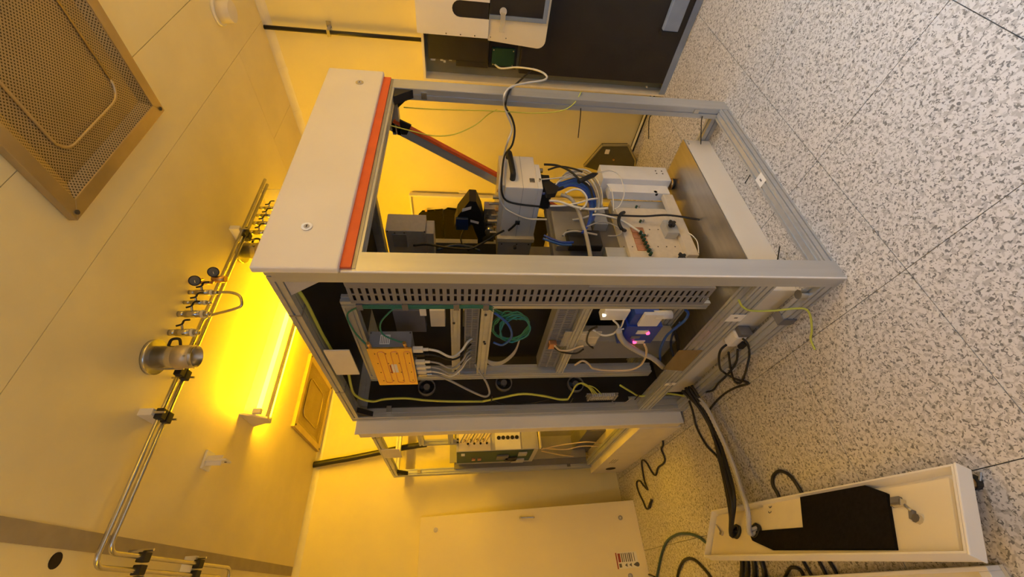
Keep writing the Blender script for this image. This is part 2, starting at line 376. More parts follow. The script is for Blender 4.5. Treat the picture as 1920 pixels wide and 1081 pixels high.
def duct_stub(x, y, rf, rp, ln, label):
    r = thing('exhaust_stub', label, 'duct', (x, y, CZ-ln))
    MB().cyl((x, y, CZ-.0005), (x, y, CZ-.018), rf, n=32).build('flange', M['steel'], r, smooth=True)
    MB().ring((x, y, CZ-.018), (x, y, CZ-ln), rp, rp-.003, n=32).build('pipe', M['steel'], r, smooth=True)
    MB().ring((x, y, CZ-ln*.55), (x, y, CZ-ln+.012), rp+.0025, rp, n=32).build('tape_band', M['tape'], r, smooth=True)
    MB().cyl((x, y, CZ-.02), (x, y, CZ-.05), rp-.004, n=24).build('inner_plug', M['hole'], r)
    for k in range(3):
        a = 2.2 + k * 2.1; MB().cyl((x+rp*math.cos(a), y+rp*math.sin(a), CZ-ln+.02), (x+(rp+.008)*math.cos(a), y+(rp+.008)*math.sin(a), CZ-ln+.02), .004, n=8).build('rivet', M['steel'], r)
    MB().tube([(x+rp*.9, y-rp*.2, CZ-.05), (x+rp*1.5, y-rp*.5, CZ-.06), (x+rp*1.55, y-rp*.5, CZ-.09), (x+rp*1.0, y-rp*.3, CZ-.10)], .006, 7).build('damper_handle', M['black'], r, smooth=True)
duct_stub(.0, .60, .075, .047, .175, 'wide steel exhaust stub hanging open from the ceiling')
duct_stub(.84, .86, .075, .047, .175, 'steel exhaust stub half hidden behind the white fascia')
def valve(x, y, rr, ln, label, hose=False, lever=1):
    r = thing('ball_valve', label, 'valve', (x, y, CZ-ln), 'ball valves hanging from the ceiling')
    MB().cyl((x, y, CZ-.0005), (x, y, CZ-.03), rr*.85, n=16).build('socket', M['steel'], r, smooth=True)
    MB().cyl((x, y, CZ-.03), (x, y, CZ-ln*.75), rr, n=16).build('body', M['steel'], r, smooth=True)
    MB().cyl((x, y, CZ-ln*.75), (x, y, CZ-ln*.83), rr*1.12, n=16).build('seal_ring', M['white'], r, smooth=True)
    MB().ring((x, y, CZ-ln*.83), (x, y, CZ-ln), rr*.75, rr*.4, n=16).build('outlet', M['steel'], r, smooth=True)
    zz = CZ - ln*.45
    MB().cyl((x+rr*.7, y-rr*.7, zz), (x+rr*1.5, y-rr*1.5, zz), .005, n=8).build('stem', M['steel'], r)
    q = (rr*1.4+.004)
    MB().tube([(x+q*.7, y-q*.9, zz+.022), (x+q, y-q, zz), (x+q+.012, y-q-.012, zz-.012), (x+q+.014, y-q-.014, zz-.035)], .0045, 6).build('lever', M['black'], r, smooth=True)
# positions of the stubs on the ceiling
valve(.135, .625, .017, .125, 'ball valve next to the wide exhaust stub')
valve(.235, .625, .017, .135, 'ball valve second from the wide exhaust stub')
valve(.30, .625, .011, .12, 'thin ball valve third from the wide exhaust stub')
valve(.36, .625, .013, .13, 'ball valve feeding the looped steel tube')
o = cable('looped_tube', 'bent steel tube looping from a ball valve to the gas pipes', [(.36, .625, CZ-.13), (.36, .625, CZ-.19), (.34, .63, CZ-.235), (.30, .65, CZ-.245), (.285, .665, CZ-.20), (.27, .69, CZ-.10), (.25, .70, ZP)], .007, M['steel'], cat='tube')
for i, (xx, rr) in enumerate(((.99, .015), (1.07, .014), (1.14, .011), (1.21, .011))):
    valve(xx, .86, rr, .13, ('ball valve nearest the half-hidden exhaust stub', 'second ball valve from the half-hidden exhaust stub', 'third ball valve from the half-hidden exhaust stub', 'ball valve farthest from the half-hidden exhaust stub')[i])
# two-gauge regulator
r = thing('pressure_regulator', 'brass pressure regulator with two black round gauges under the ceiling', 'regulator', (.42, .60, CZ-.16))
MB().cyl((.40, .60, CZ-.0005), (.40, .60, CZ-.10), .008, n=10).build('stem', M['brass'], r, smooth=True)
MB().cyl((.43, .61, CZ-.09), (.43, .61, CZ-.15), .017, n=14).build('body', M['brass'], r, smooth=True)
MB().cyl((.40, .60, CZ-.10), (.43, .61, CZ-.10), .007, n=8).build('link', M['brass'], r)
for (gx, gy, gz) in ((.385, .565, CZ-.045), (.455, .585, CZ-.095)):
    d = (CAM - V((gx, gy, gz))).normalized(); a = V((gx, gy, gz)); gg = MB().cyl(a, a+d*.024, .025, n=20).build('gauge', M['black'], r, smooth=True)
    MB().cyl(a+d*.0242, a+d*.0252, .020, n=20).build('dial', M['dial'], gg)
    MB().tube([a+d*.026-V((.012, 0, .006)), a+d*.026+V((.01, 0, .006))], .0015, 5, 1).build('needle', M['label'], gg)
    MB().cyl(a, V((.43, .61, gz)), .005, n=8).build('nipple', M['brass'], r)
# acrylic sheet hood at the far valve set
o = tag(MB().bx(1.30, .78, CZ-.16, 1.305, .90, CZ-.0005).build('clear_shield', M['clear']), 'clear plastic shield beside the far ball valves', 'shield')
# white bracket
r = thing('ceiling_bracket', 'small white bracket hanging from the ceiling near the left wall', 'bracket', (-.25, 1.27, CZ-.11))
MB().bx(-.30, 1.23, CZ-.012, -.21, 1.31, CZ-.0005).build('base_plate', M['white'], r, bevel=.002)
MB().bx(-.265, 1.235, CZ-.11, -.255, 1.30, CZ-.012).build('web', M['white'], r, bevel=.002)
MB().bx(-.285, 1.245, CZ-.085, -.235, 1.255, CZ-.012).build('rib', M['white'], r, bevel=.002)
MB().cyl((-.2665, 1.27, CZ-.095), (-.252, 1.27, CZ-.095), .006, n=10).build('hole', M['hole'], r)
for (hx, hy, hr, lb) in ((-.727, .617, .024, 'dark round hole plug in the ceiling by the pipe bend'), (.284, .833, .013, 'small dark hole plug in the ceiling beside the ball valves'), (.185, .827, .011, 'small dark hole plug in the ceiling by the exhaust stub')):
    tag(MB().cyl((hx, hy, CZ-.0025), (hx, hy, CZ-.0002), hr, n=18).build('hole_plug', M['hole']), lb, 'hole plug')

# ------------------------------------------------------------------ the open instrument frame
PW, PD = .09, .06          # post width (x) and depth (y)
mf = thing('measuring_machine', 'tall open aluminium profile machine frame with a white fascia and orange seal', 'machine frame', (MX/2, MY/2, 0))
def prof(name, *a, **k):
    lb = k.pop('label', None); return profile(*a, **k).build(name, M['alu'], mf, label=lb)
npst = prof('post', 0, 0, 0, PW, PD, MH, 2, pitch=.06)
rpst = prof('post', MX-PW, 0, 0, MX, PD, MH, 2, pitch=.045)
lpst = prof('post', 0, MY-PD, 0, PW, MY, MH, 2, pitch=.06)
prof('post', MX-PW, MY-PD, 0, MX, MY, MH, 2)
# flat cover strips closing the outer slots of the near post
box(.002, -.0015, .0, PW-.004, .0005, MH-.02).build('cover_strip', M['alu'], mf)
box(-.0015, .003, .0, .0005, PD-.003, MH-.02).build('cover_strip', M['alu'], mf)
box(MX-PW+.003, -.0015, .0, MX-.003, .0005, MH-.02).build('cover_strip', M['alu'], mf)
box(-.0035, -.0035, .0, .003, .003, MH-.25).build('corner_bead', M['white_cool'], mf, bevel=.001)
# rails
prof('rail', PW, 0, 0, MX-PW, PD, .06, 0, pitch=.03)                       # bottom front
prof('rail', 0, PD, 0, .045, MY-PD, .065, 1, pitch=.04)                    # bottom left
prof('rail', MX-.05, PD, 0, MX, MY-PD, .05, 1)                             # bottom right
prof('rail', PW, MY-PD, 0, MX-PW, MY, .06, 0)
midr = prof('rail', 0, PD, .262, .06, MY-PD, .345, 1, pitch=.03)           # raised left rail
prof('rail', .30, .55, .262, .36, MY-PD-.013, .345, 1, pitch=.03)            # its twin deeper inside
prof('rail', PW, 0, 1.862, MX-PW, .055, 1.94, 0)                           # under the fascia
prof('rail', PW, 0, MH-.09, MX-PW, .055, MH, 0)
prof('rail', 0, PD, MH-.045, .06, MY-PD, MH, 1, pitch=.05)                 # top left
prof('rail', MX-.06, PD, MH-.085, MX, MY-PD, MH, 1)                        # top right
prof('rail', PW, MY-PD, MH-.085, MX-PW, MY, MH, 0)
# joint lines of the top left rail
for yy in (.27, 1.02): box(-.001, yy, MH-.047, .0605, yy+.012, MH+.001).build('joint', M['alu_dark'], mf)
box(.06, PD+.002, MH-.02, MX-.062, MY-PD-.002, MH-.006).build('roof_panel', M['black_panel'], mf, label='black roof panel')
box(.055, MY-PD-.012, .40, MX-PW, MY-PD-.001, MH-.09).build('back_panel', M['black_panel'], mf, label='black rear panel')
box(.095, MY-PD-.012, .0, MX-PW, MY-PD-.001, .40).build('back_panel', M['black_panel'], mf, label='black rear panel')
# fascia
fa = box(-.012, -.030, 1.921, MX+.012, -.002, 2.195).build('fascia_panel', M['white'], mf, bevel=.006, label='glossy white fascia panel')
for (lx, lz) in ((.177, 2.056), (1.183, 2.024)):
    lk = MB().cyl((lx, -.0335, lz), (lx, -.0295, lz), .019, n=24).build('quarter_turn_lock', M['steel'], fa, smooth=True)
    MB().cyl((lx, -.0345, lz), (lx, -.0334, lz), .010, n=20).build('quarter_turn_lock_core', M['grey'], fa, smooth=True)
    MB().bx(lx-.006, -.0352, lz-.002, lx+.006, -.0344, lz+.002).build('key_slot', M['gap'], fa)
box(.012, -.012, 1.885, MX-.010, -.0005, 1.925).build('gasket', M['orange'], mf, label='orange rubber seal strip')
box(.012, -.004, 1.872, MX-.010, -.0006, 1.8845).build('seal_lip', M['alu_dark'], mf)
# right side: short rail and sloping rail with orange seal
prof('rail', MX-.05, PD, 1.865, MX-.005, .30, 1.91, 1)
def slope(y0, z0, y1, z1, h, x0, x1):
    d = V((0, y1-y0, z1-z0)).normalized(); n = V((0, -d.z, d.y)) * h
    return MB().obx((x0, y0, z0), V((0, y1-y0, z1-z0)), n, (x1-x0, 0, 0))
a = slope(.215, 1.90, .90, .70, .062, MX-.05, MX-.005); a.build('sloping_rail', M['alu'], mf)
slope(.2165, 1.903, .8995, .703, .006, MX-.0505, MX-.02).build('sloping_rail_groove', M['alu_dark'], mf)
d = V((0, .685, -1.2)).normalized(); n = V((0, -d.z, d.y))
MB().obx(V((MX-.056, .215, 1.90)) + n*.004 - n*.0, V((0, .685, -1.2)), -n*.018, (.03, 0, 0)).build('gasket', M['orange'], mf, label='orange rubber seal on the sloping rail')
MB().prism([(MX-.055, PD+.001, 1.862), (MX-.055, PD+.07, 1.862), (MX-.055, PD+.001, 1.79)], (.05, 0, 0)).build('corner_bracket', M['black'], mf)
MB().prism([(MX-.058, .20, 1.862), (MX-.058, .29, 1.862), (MX-.058, .29, 1.83), (MX-.058, .23, 1.80)], (.012, 0, 0)).build('corner_bracket', M['black'], mf)
MB().prism([(MX-PW-.0005, .004, 1.86), (MX-PW-.08, .004, 1.86), (MX-PW-.0005, .004, 1.77)], (0, .045, 0)).build('corner_bracket', M['black'], mf)
# left side corner pieces
MB().prism([(.004, PD+.001, 2.12), (.004, PD+.085, 2.12), (.004, PD+.001, 2.0)], (.045, 0, 0)).build('gusset', M['grey'], mf)
MB().prism([(.006, MY-PD-.001, 2.12), (.006, MY-PD-.08, 2.12), (.006, MY-PD-.001, 2.04)], (.03, 0, 0)).build('corner_bracket', M['black'], mf)
box(-.008, .545, 2.0, -.0022, .79, 2.108).build('joint_plate', M['cream'], mf, label='cream square joint plate')
box(.02, MY-PD-.03, 1.93, .06, MY-PD-.0005, 1.96).build('slot_clip', M['steel'], mf)
for zz in (1.80, 1.70): box(MX-PW-.006, .015, zz, MX-PW-.0005, .05, zz+.028).build('slot_clip', M['steel'], mf)
box(MX-PW-.006, .008, .18, MX-PW-.0005, .03, .21).build('slot_clip', M['steel'], mf)
for (z0, z1) in ((2.06, 2.03), (1.985, 1.96)): box(.02, PD+.0005, z1, .06, PD+.012, z0).build('slot_clip', M['cream'], mf)
# stickers on the rails
def sticker(x0, y0, z0, x1, y1, z1, axis, name='rail_sticker'):
    s = box(x0, y0, z0, x1, y1, z1).build(name, M['label'], mf)
    if axis == 'x': MB().bx(x0-.0004, (y0+y1)/2-.006, (z0+z1)/2-.008, x0, (y0+y1)/2+.002, (z0+z1)/2+.008).build('printed_mark', M['label_mark'], s)
    else: MB().bx((x0+x1)/2-.01, (y0+y1)/2-.004, z1, (x0+x1)/2+.008, (y0+y1)/2+.004, z1+.0004).build('printed_mark', M['label_mark'], s)
sticker(-.0025, .262, .268, -.0018, .318, .345, 'x')
sticker(-.0025, .985, .27, -.0018, 1.02, .335, 'x')
sticker(-.0025, .80, .005, -.0018, .86, .062, 'x')
sticker(.60, .004, .0603, .66, .052, .0612, 'z')
# front left bottom clamp + joints
box(-.006, .30, -.0, .05, .345, .069).build('rail_clamp', M['grey_dark'], mf)
MB().cyl((.02, .14, .066), (.02, .14, .10), .02, n=14).build('levelling_nut', M['steel'], mf)

# ------------------------------------------------------------------ base box under the instrument, with steel top
bb = thing('base_cabinet', 'low white plinth box with a brushed steel top inside the frame', 'plinth', (.67, .76, .0))
box(.10, .22, .0, 1.245, 1.38, .165).build('body', M['white'], bb, bevel=.004)
box(.10, .218, .1655, 1.245, 1.38, .172).build('top_plate', M['steel_brushed'], bb, label='brushed steel top plate')
for xx in (1.20, 1.22): MB().cyl((xx, .2195, .15), (xx, .2185, .15), .006, n=10).build('screw', M['steel'], bb)
# levelling feet of the instrument
def foot(x, y, label):
    r = thing('levelling_foot', label, 'foot', (x, y, .1722), 'levelling feet under the instrument stand')
    MB().cyl((x, y, .1725), (x, y, .187), .034, n=24).build('pad', M['black'], r, smooth=True)
    MB().cyl((x, y, .187), (x, y, .197), .037, n=24).build('ring', M['brass'], r, smooth=True)
    MB().cyl((x, y, .197), (x, y, .2195), .02, n=16).build('stem', M['steel'], r, smooth=True)
foot(1.12, .46, 'round black and brass levelling foot at the stand column')
foot(.62, .58, 'round levelling foot hidden behind the stand plate')

# ------------------------------------------------------------------ instrument stand: column, plate, carriage
st = thing('instrument_stand', 'beige instrument stand with a square column and drilled mounting plate', 'instrument stand', (.75, .6, .22))
box(1.075, .40, .22, 1.205, .56, .66).build('column', M['white_cool'], st, bevel=.004)
for (sx, sz) in ((1.10, .30), (1.10, .34), (1.125, .30), (1.125, .34)): MB().cyl((sx+.04, .3995, sz-.04), (sx+.04, .3985, sz-.04), .005, n=8).build('screw', M['gap'], st)
box(1.0, .44, .235, 1.0745, .50, .62).build('column_ledge', M['white_cool'], st, bevel=.002)
box(.90, .505, .235, .999, .56, .60).build('plate_recess', M['alu'], st, bevel=.002)
box(.50, .475, .235, .899, .56, .60).build('mounting_plate', M['stone'], st, bevel=.003)
box(.50, .44, .222, .995, .474, .285).build('lower_ledge', M['stone'], st, bevel=.003)
random.seed(3)
for k in range(6): # pairs of screws along the plate
    c = P(1185 + k*7.5, 362 + k*27 - (8 if k == 0 else 0), y=.474); MB().cyl((c.x, .475, c.z), (c.x, .460, c.z), .007, n=10).build('screw', M['green_pcb'], st)
    MB().cyl((c.x+.004, .461, c.z-.02), (c.x+.004, .475, c.z-.02), .006, n=10).build('screw', M['steel'], st)
for k in range(16):
    c = P(1170 + (k % 8)*16, 430 + (k // 8)*32, y=.474)
    if c.x > .22: MB().cyl((c.x, .4752, c.z), (c.x, .4742, c.z), .004, n=8).build('drilled_hole', M['gap'], st)
c0 = P(1178, 425, y=.474); c1 = P(1196, 458, y=.474)
for k in range(4):
    z0 = c0.z; xx = c0.x - .005 - k * .046
    MB().bx(xx-.040, .470, z0-.085, xx, .4748, z0-.01).build('slot_tile', M['copper'], st)
for k in range(7):
    c = P(1200 + k*3.2, 438 + k*6.5, y=.47); MB().cyl((c.x, .4745, c.z), (c.x, .452, c.z), .009, n=10).build('connector', M['green_pcb'], st)
def knob_block(px, py, s, blk):
    c = P(px, py, y=.43)
    if blk: MB().bx(c.x-.05, .425, c.z-.035, c.x+.05, .4745, c.z+.035).build('knob_block', M['alu'], st, bevel=.002)
    k = MB()
    k.cyl((c.x, .424 if blk else .4745, c.z+.005), (c.x, .395 if blk else .44, c.z+.005), s*.55, n=12)
    for i in range(4):
        a = i * math.pi / 2 + .4; k.cyl((c.x+math.cos(a)*s*.7, (.412 if blk else .455), c.z+.005+math.sin(a)*s*.7), (c.x+math.cos(a)*s*.7, (.396 if blk else .441), c.z+.005+math.sin(a)*s*.7), s*.38, n=10)
    k.build('star_knob', M['black'], st, smooth=True)
knob_block(1258, 425, .022, True); knob_block(1232, 357, .02, False); knob_block(1283, 476, .022, False)
MB().tube([P(1170, 398, y=.46), P(1163, 402, y=.42), P(1160, 415, y=.41), P(1165, 428, y=.42), P(1172, 432, y=.46)], .010, 8).build('grab_handle', M['black'], st, smooth=True)
# carriage behind / above the plate
box(.56, .5605, .60, 1.0, .62, 1.0).build('carriage_back', M['grey_dark'], st)
box(.78, .50, .66, 1.06, .559, .74).build('slide_block', M['alu'], st, bevel=.003)
box(.50, .50, .60, .60, .559, .72).build('slide_block', M['alu'], st, bevel=.003)
box(.62, .52, .76, .90, .559, .985).build('motor_plate', M['alu_dark'], st, bevel=.003)
box(.58, .47, .74, .70, .5195, .93).build('motor_housing', M['black'], st, bevel=.006)
# ------------------------------------------------------------------ white camera head
hd = thing('optical_instrument', 'white boxy instrument head with a black carrying handle', 'instrument', (1.1, .6, 1.03))
box(.955, .40, 1.075, 1.25, .80, 1.265).build('main_case', M['white'], hd, bevel=.004)
box(.955, .402, 1.045, 1.18, .80, 1.0745).build('lower_case', M['white_cool'], hd, bevel=.003)
box(.953, .398, 1.16, 1.2505, .801, 1.163).build('seam', M['grey'], hd)
MB().tube([(1.225, .400, 1.232), (1.225, .370, 1.232), (1.20, .356, 1.230), (1.05, .356, 1.222), (1.025, .370, 1.220), (1.025, .400, 1.220)], .017, 10).build('carry_handle', M['black'], hd, smooth=True)
box(1.0, .394, 1.09, 1.035, .3995, 1.12).build('latch', M['steel'], hd)
box(.947, .655, 1.15, .9545, .69, 1.18).build('latch', M['steel'], hd)
MB().tube([(.948, .66, 1.16), (.94, .70, 1.19), (.945, .74, 1.215)], .007, 7).build('latch_lever', M['black'], hd, smooth=True)
box(.93, .80, 1.04, 1.25, .835, 1.285).build('flange_plate', M['cream'], hd, bevel=.003)
box(.94, .8355, 1.05, 1.24, .98, 1.275).build('rear_case', M['grey'], hd, bevel=.003)
for zz in (1.07, 1.15, 1.25): MB().cyl((.9395, .86, zz), (.937, .86, zz), .005, n=8).build('screw', M['gap'], hd)
MB().cyl((.938, .88, 1.16), (.92, .88, 1.16), .012, n=12).build('cable_gland', M['steel'], hd)
box(.98, .41, 1.2655, 1.26, .83, 1.29).build('top_plate', M['cream'], hd)
for k in range(8):
    MB().cyl((.98+.002, .45+k*.05, 1.29), (.98+.002, .45+k*.05, 1.31+.02*(k % 3)), .009+.004*(k % 2), n=10).build('adjuster', M['steel'] if k % 3 else M['brass'], hd)
MB().cyl((1.02, .403, 1.06), (1.02, .385, 1.06), .006, n=8).build('thumb_screw', M['steel'], hd)
box(.96, .43, .985, 1.12, .56, 1.0445).build('connector_block', M['black'], hd, bevel=.004)
for k in range(3): MB().cyl((1.21-.02*k, .47+.03*k, 1.075), (1.21-.02*k, .47+.03*k, 1.01), .016, n=12).build('connector', M['steel'], hd, smooth=True)
# metal stage plate left of the head, behind
ms = thing('stage_assembly', 'grey metal stage plate beside the white instrument head', 'stage', (1.12, .9, 1.29))
box(1.05, .66, 1.2905, 1.12, .96, 1.37).build('stage_plate', M['steel'], ms, bevel=.002)
MB().cyl((1.045, .82, 1.33), (1.00, .82, 1.33), .03, n=18).build('stage_cylinder', M['steel'], ms, smooth=True)
for k in range(4): MB().cyl((1.0495, .70+.055*k, 1.35), (1.035, .70+.055*k, 1.35), .008, n=10).build('screw', M['gap'], ms)
# black camera unit with labels
bc = thing('camera_module', 'black angular camera module with two white labels beside the stage', 'camera', (1.1, 1.0, 1.40))
pts = [P(858, 405, x=1.02), P(880, 377, x=1.02), P(893, 378, x=1.02), P(903, 400, x=1.02), P(912, 440, x=1.02), P(898, 452, x=1.02), P(885, 420, x=1.02), P(872, 430, x=1.02), P(852, 425, x=1.02)]
MB().prism(pts, (.11, 0, 0)).build('body', M['black'], bc)
a, b, c, d = [P(*q, x=1.0185) for q in ((867, 391), (884, 387), (883, 392), (866, 397))]; MB().prism([a, b, c, d], (.0015, 0, 0)).build('sticker', M['label'], bc)
a, b, c, d = [P(*q, x=1.0185) for q in ((882, 412), (898, 416), (897, 420), (882, 416))]; MB().prism([a, b, c, d], (.0015, 0, 0)).build('sticker', M['label'], bc)
a = P(866, 418, x=1.015); MB().bx(1.0, a.y-.05, a.z-.04, 1.0195, a.y+.05, a.z+.04).build('lens_block', M['navy'], bc, bevel=.004)
MB().cyl((1.08, .97, 1.36), (1.08, .97, 1.40), .03, n=14).build('mount_stem', M['black'], bc)
# electronics box inside, upper left of the opening
eb = thing('junction_box', 'beige metal junction box with a recessed lid high inside the frame', 'electronics box', (1.0, 1.15, 1.7))
a = P(722, 432, x=.95); b = P(800, 470, x=.95)
box(.95, a.y, b.z, 1.10, b.y+.10, a.z).build('body', M['stone'], eb, bevel=.002)
cc = P(735, 438, x=.949); dd = P(765, 462, x=.949); box(.944, cc.y, dd.z, .9495, dd.y, cc.z).build('lid', M['alu'], eb, bevel=.001)
ee = P(803, 440, x=.95); ff = P(815, 470, x=.95); box(.96, ee.y, ff.z, 1.08, ff.y+.08, b.z-.003).build('side_module', M['stone'], eb, bevel=.002)
for q in ((726, 433), (740, 436), (758, 436), (796, 434)):
    s = P(*q, x=.949); MB().cyl((.9495, s.y, s.z), (.946, s.y, s.z), .005, n=8).build('screw', M['gap'], eb)
hb = thing('support_bracket', 'steel bracket carrying the junction box and camera module', 'bracket', (1.05, 1.2, 1.0))
box(.98, 1.12, .6, 1.16, 1.37, 1.2).build('arm', M['alu_dark'], hb)
box(1.16, 1.10, 1.0, 1.20, 1.37, 1.9).build('upright', M['alu_dark'], hb)

# ------------------------------------------------------------------ electrical compartment (left face)
XM = .12
ef = thing('mounting_rack', 'inner aluminium mounting rack of the electrical compartment', 'rack', (.15, .76, .35))
def ep(*a, **k): return profile(*a, **k).build('rack_bar', M['alu'], ef)
ep(XM, .352, .346, XM+.04, .402, 2.02, 2, pitch=.04)
ep(XM, 1.09, .346, XM+.06, 1.155, 2.02, 2, pitch=.03)
ep(XM, .4025, 1.965, XM+.04, 1.0895, 2.02, 1, pitch=.03)
ep(XM, .4025, 1.515, XM+.04, 1.0895, 1.56, 1, pitch=.02)
ep(XM, .4025, 1.365, XM+.04, 1.0895, 1.42, 1, pitch=.025)
ep(XM, .4025, .905, XM+.04, 1.0895, .95, 1, pitch=.02)
for (yy, zz) in ((.45, 1.40), (.70, 1.395), (.72, 1.39), (.52, 1.545), (1.03, 1.54)): MB().cyl((XM-.0005, yy, zz), (XM-.006, yy, zz), .006, n=10).build('bolt', M['gap'], ef)
for zz in (1.93, 1.74, 1.52, 1.39): box(XM-.012, .36, zz, XM-.0003, .40, zz+.025).build('cable_clip', M['grey_dark'], ef)
# slotted cable ducts
def slot_duct(x0, y0, z0, x1, y1, z1, axis, pitch, label, rows=2):
    c = V(((x0+x1)/2, (y0+y1)/2, z0)); r = thing('cable_duct', label, 'cable duct', c, 'slotted cable ducts')
    t_ = .003
    if axis == 2:                 # vertical duct, slots face the open side
        box(x0+t_, y0, z0, x1, y0+t_, z1).build('side_wall', M['duct'], r); box(x0+t_, y1-t_, z0, x1, y1, z1).build('side_wall', M['duct'], r)
        box(x1-t_, y0+t_, z0, x1, y1-t_, z1).build('base_wall', M['duct'], r)
        m = MB(); wv = y1 - y0; n_ = int((z1-z0)/pitch)
        bands = [(0, .16), (.46, .54), (.84, 1)]
        for (a, b) in bands: m.bx(x0, y0+wv*a, z0, x0+t_, y0+wv*b, z1)
        for i in range(n_+1):
            za = z0 + i*pitch; zb = min(za+pitch*.60, z1)
            if zb <= za: continue
            m.bx(x0, y0+wv*.16, za, x0+t_, y0+wv*.46, zb); m.bx(x0, y0+wv*.54, za, x0+t_, y0+wv*.84, zb)
        m.build('slotted_cover', M['duct'], r)
        box(x0+.012, y0+.005, z0+.01, x0+.014, y1-.005, z1-.01).build('dark_filling', M['black'], r)
    else:                         # horizontal duct along y
        box(x0+t_, y0, z0, x1, y1, z0+t_).build('side_wall', M['duct'], r); box(x0+t_, y0, z1-t_, x1, y1, z1).build('side_wall', M['duct'], r)
        m = MB(); hv = z1 - z0; n_ = int((y1-y0)/pitch)
        for (a, b) in ((0, .12), (.46, .54), (.88, 1)): m.bx(x0, y0, z0+hv*a, x0+t_, y1, z0+hv*b)
        for i in range(n_+1):
            ya = y0 + i*pitch; yb = min(ya+pitch*.62, y1)
            if yb <= ya: continue
            m.bx(x0, ya, z0+hv*.12, x0+t_, yb, z0+hv*.46); m.bx(x0, ya, z0+hv*.54, x0+t_, yb, z0+hv*.88)
        m.build('slotted_cover', M['duct'], r)
        box(x0+.012, y0+.005, z0+.005, x0+.014, y1-.005, z1-.005).build('dark_filling', M['black'], r)
slot_duct(.075, .175, .43, .13, .30, 1.955, 2, .0285, 'long grey vertical slotted cable duct beside the near post')
box(.06, .075, 1.0, .062, .165, 1.95).build('duct_backing', M['duct'], mf)
slot_duct(.15, .43, 1.425, .20, 1.07, 1.495, 1, .016, 'upper short horizontal slotted cable duct')
slot_duct(.15, .43, .955, .22, 1.07, 1.06, 1, .016, 'lower short horizontal slotted cable duct')
# amplifier; the yellow tube reflection is put into the aluminium face's colour
am = thing('amplifier_unit', 'grey amplifier box with an engraved bright metal front plate', 'electronics box', (.07, .79, 1.74))
box(.034, .595, 1.742, XM-.0005, .992, 1.935).build('housing', M['duct'], am, bevel=.002)
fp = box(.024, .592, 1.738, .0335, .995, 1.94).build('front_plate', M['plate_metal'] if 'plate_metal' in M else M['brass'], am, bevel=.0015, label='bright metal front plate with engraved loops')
def loopy(z0, z1):
    w2 = (z1-z0)/2; zc = (z0+z1)/2; pts = []
    for i in range(9):
        a = math.pi * i / 8; pts.append((.0236, .965 - w2 + w2*math.sin(a) , zc + w2*math.cos(a)))
    for i in range(9):
        a = math.pi * i / 8; pts.append((.0236, .62 + w2 - w2*math.sin(a), zc - w2*math.cos(a)))
    pts.append(pts[0]); MB().tube(pts, .0018, 5, 1).build('engraved_loop', M['copper'], fp)
for (a, b) in ((1.748, 1.778), (1.805, 1.838), (1.865, 1.898)): loopy(a, b)
for i in range(4):
    for j in range(4): MB().cyl((.0237, .64+.1*i, 1.76+.05*j), (.0231, .64+.1*i, 1.76+.05*j), .003, n=6).build('screw', M['gap'], fp)
box(.0232, .75, 1.822, .0239, .84, 1.85).build('front_label', M['label'], fp); box(.0231, .76, 1.852, .0239, .85, 1.858).build('red_stripe', M['red_mark'], fp)
box(.05, .5942, 1.84, .10, .5949, 1.885).build('rating_label', M['label'], am)
for k in range(5): box(.054, .5937, 1.845+.008*k, .096, .5941, 1.848+.008*k).build('printed_line', M['label_mark'], am)
for zz in (1.925, 1.765): MB().cyl((.037, .594, zz), (.037, .560, zz+.004), .0085, n=12).build('copper_terminal', M['brass'], am, smooth=True)
for (yy, xx, zz) in ((.60, .11, 1.93), (.60, .11, 1.75), (.60, .05, 1.93)): MB().cyl((xx, .5948, zz), (xx, .593, zz), .004, n=8).build('screw', M['gap'], am)
# connectors under the amplifier and their cables
conn = [(.045, .64, 'white_wire', .016), (.06, .72, 'black', .013), (.05, .78, 'cream', .014), (.05, .84, 'cream', .014), (.055, .90, 'cream', .014), (.06, .95, 'steel', .012)]
for (xx, yy, mt, s) in conn:
    MB().bx(xx-s*.6, yy-s, 1.69, xx+s*.6, yy+s, 1.7375).build('plug', M[mt], am, bevel=.002)
    MB().cyl((xx, yy, 1.69), (xx, yy, 1.665), s*.5, n=10).build('plug_boot', M[mt], am)
grp = 'cables from the amplifier to the slotted duct'
def am_cable(i, mt, dst, sag, label, r=.005):
    xx, yy = conn[i][:2]; e = dst
    cable('signal_cable', label, [(xx, yy, 1.664), (xx-.005, yy+.01, 1.62), (xx, (yy+e[1])/2+sag*.5, 1.56), (.09, e[1]+sag*.3, 1.51), (.12, e[1]-.01, 1.48), (.1485, e[1], e[2])], r, M[mt], grp)
am_cable(0, 'white_wire', (.15, .72, 1.455), .08, 'thick white cable from the amplifier to the upper duct', .006)
am_cable(1, 'black', (.15, .78, 1.46), .06, 'black cable from the amplifier to the upper duct')
am_cable(2, 'grey_wire', (.15, .84, 1.455), .10, 'grey cable just below the black amplifier cable')
am_cable(3, 'grey_wire', (.15, .89, 1.46), .12, 'grey cable between two others under the amplifier')
am_cable(4, 'white_wire', (.15, .93, 1.455), .10, 'thin white cable under the amplifier', .004)
P1 = [(.06, .95, 1.664), (.05, 1.0, 1.58), (.03, 1.12, 1.45), (.03, 1.20, 1.37), (.05, 1.20, 1.34), (.08, 1.12, 1.36), (.11, 1.05, 1.40), (.145, 1.0, 1.43)]
cable('signal_cable', 'slack grey cable drooping below the amplifier past the rack bar', P1, .0065, M['grey_wire'], grp)
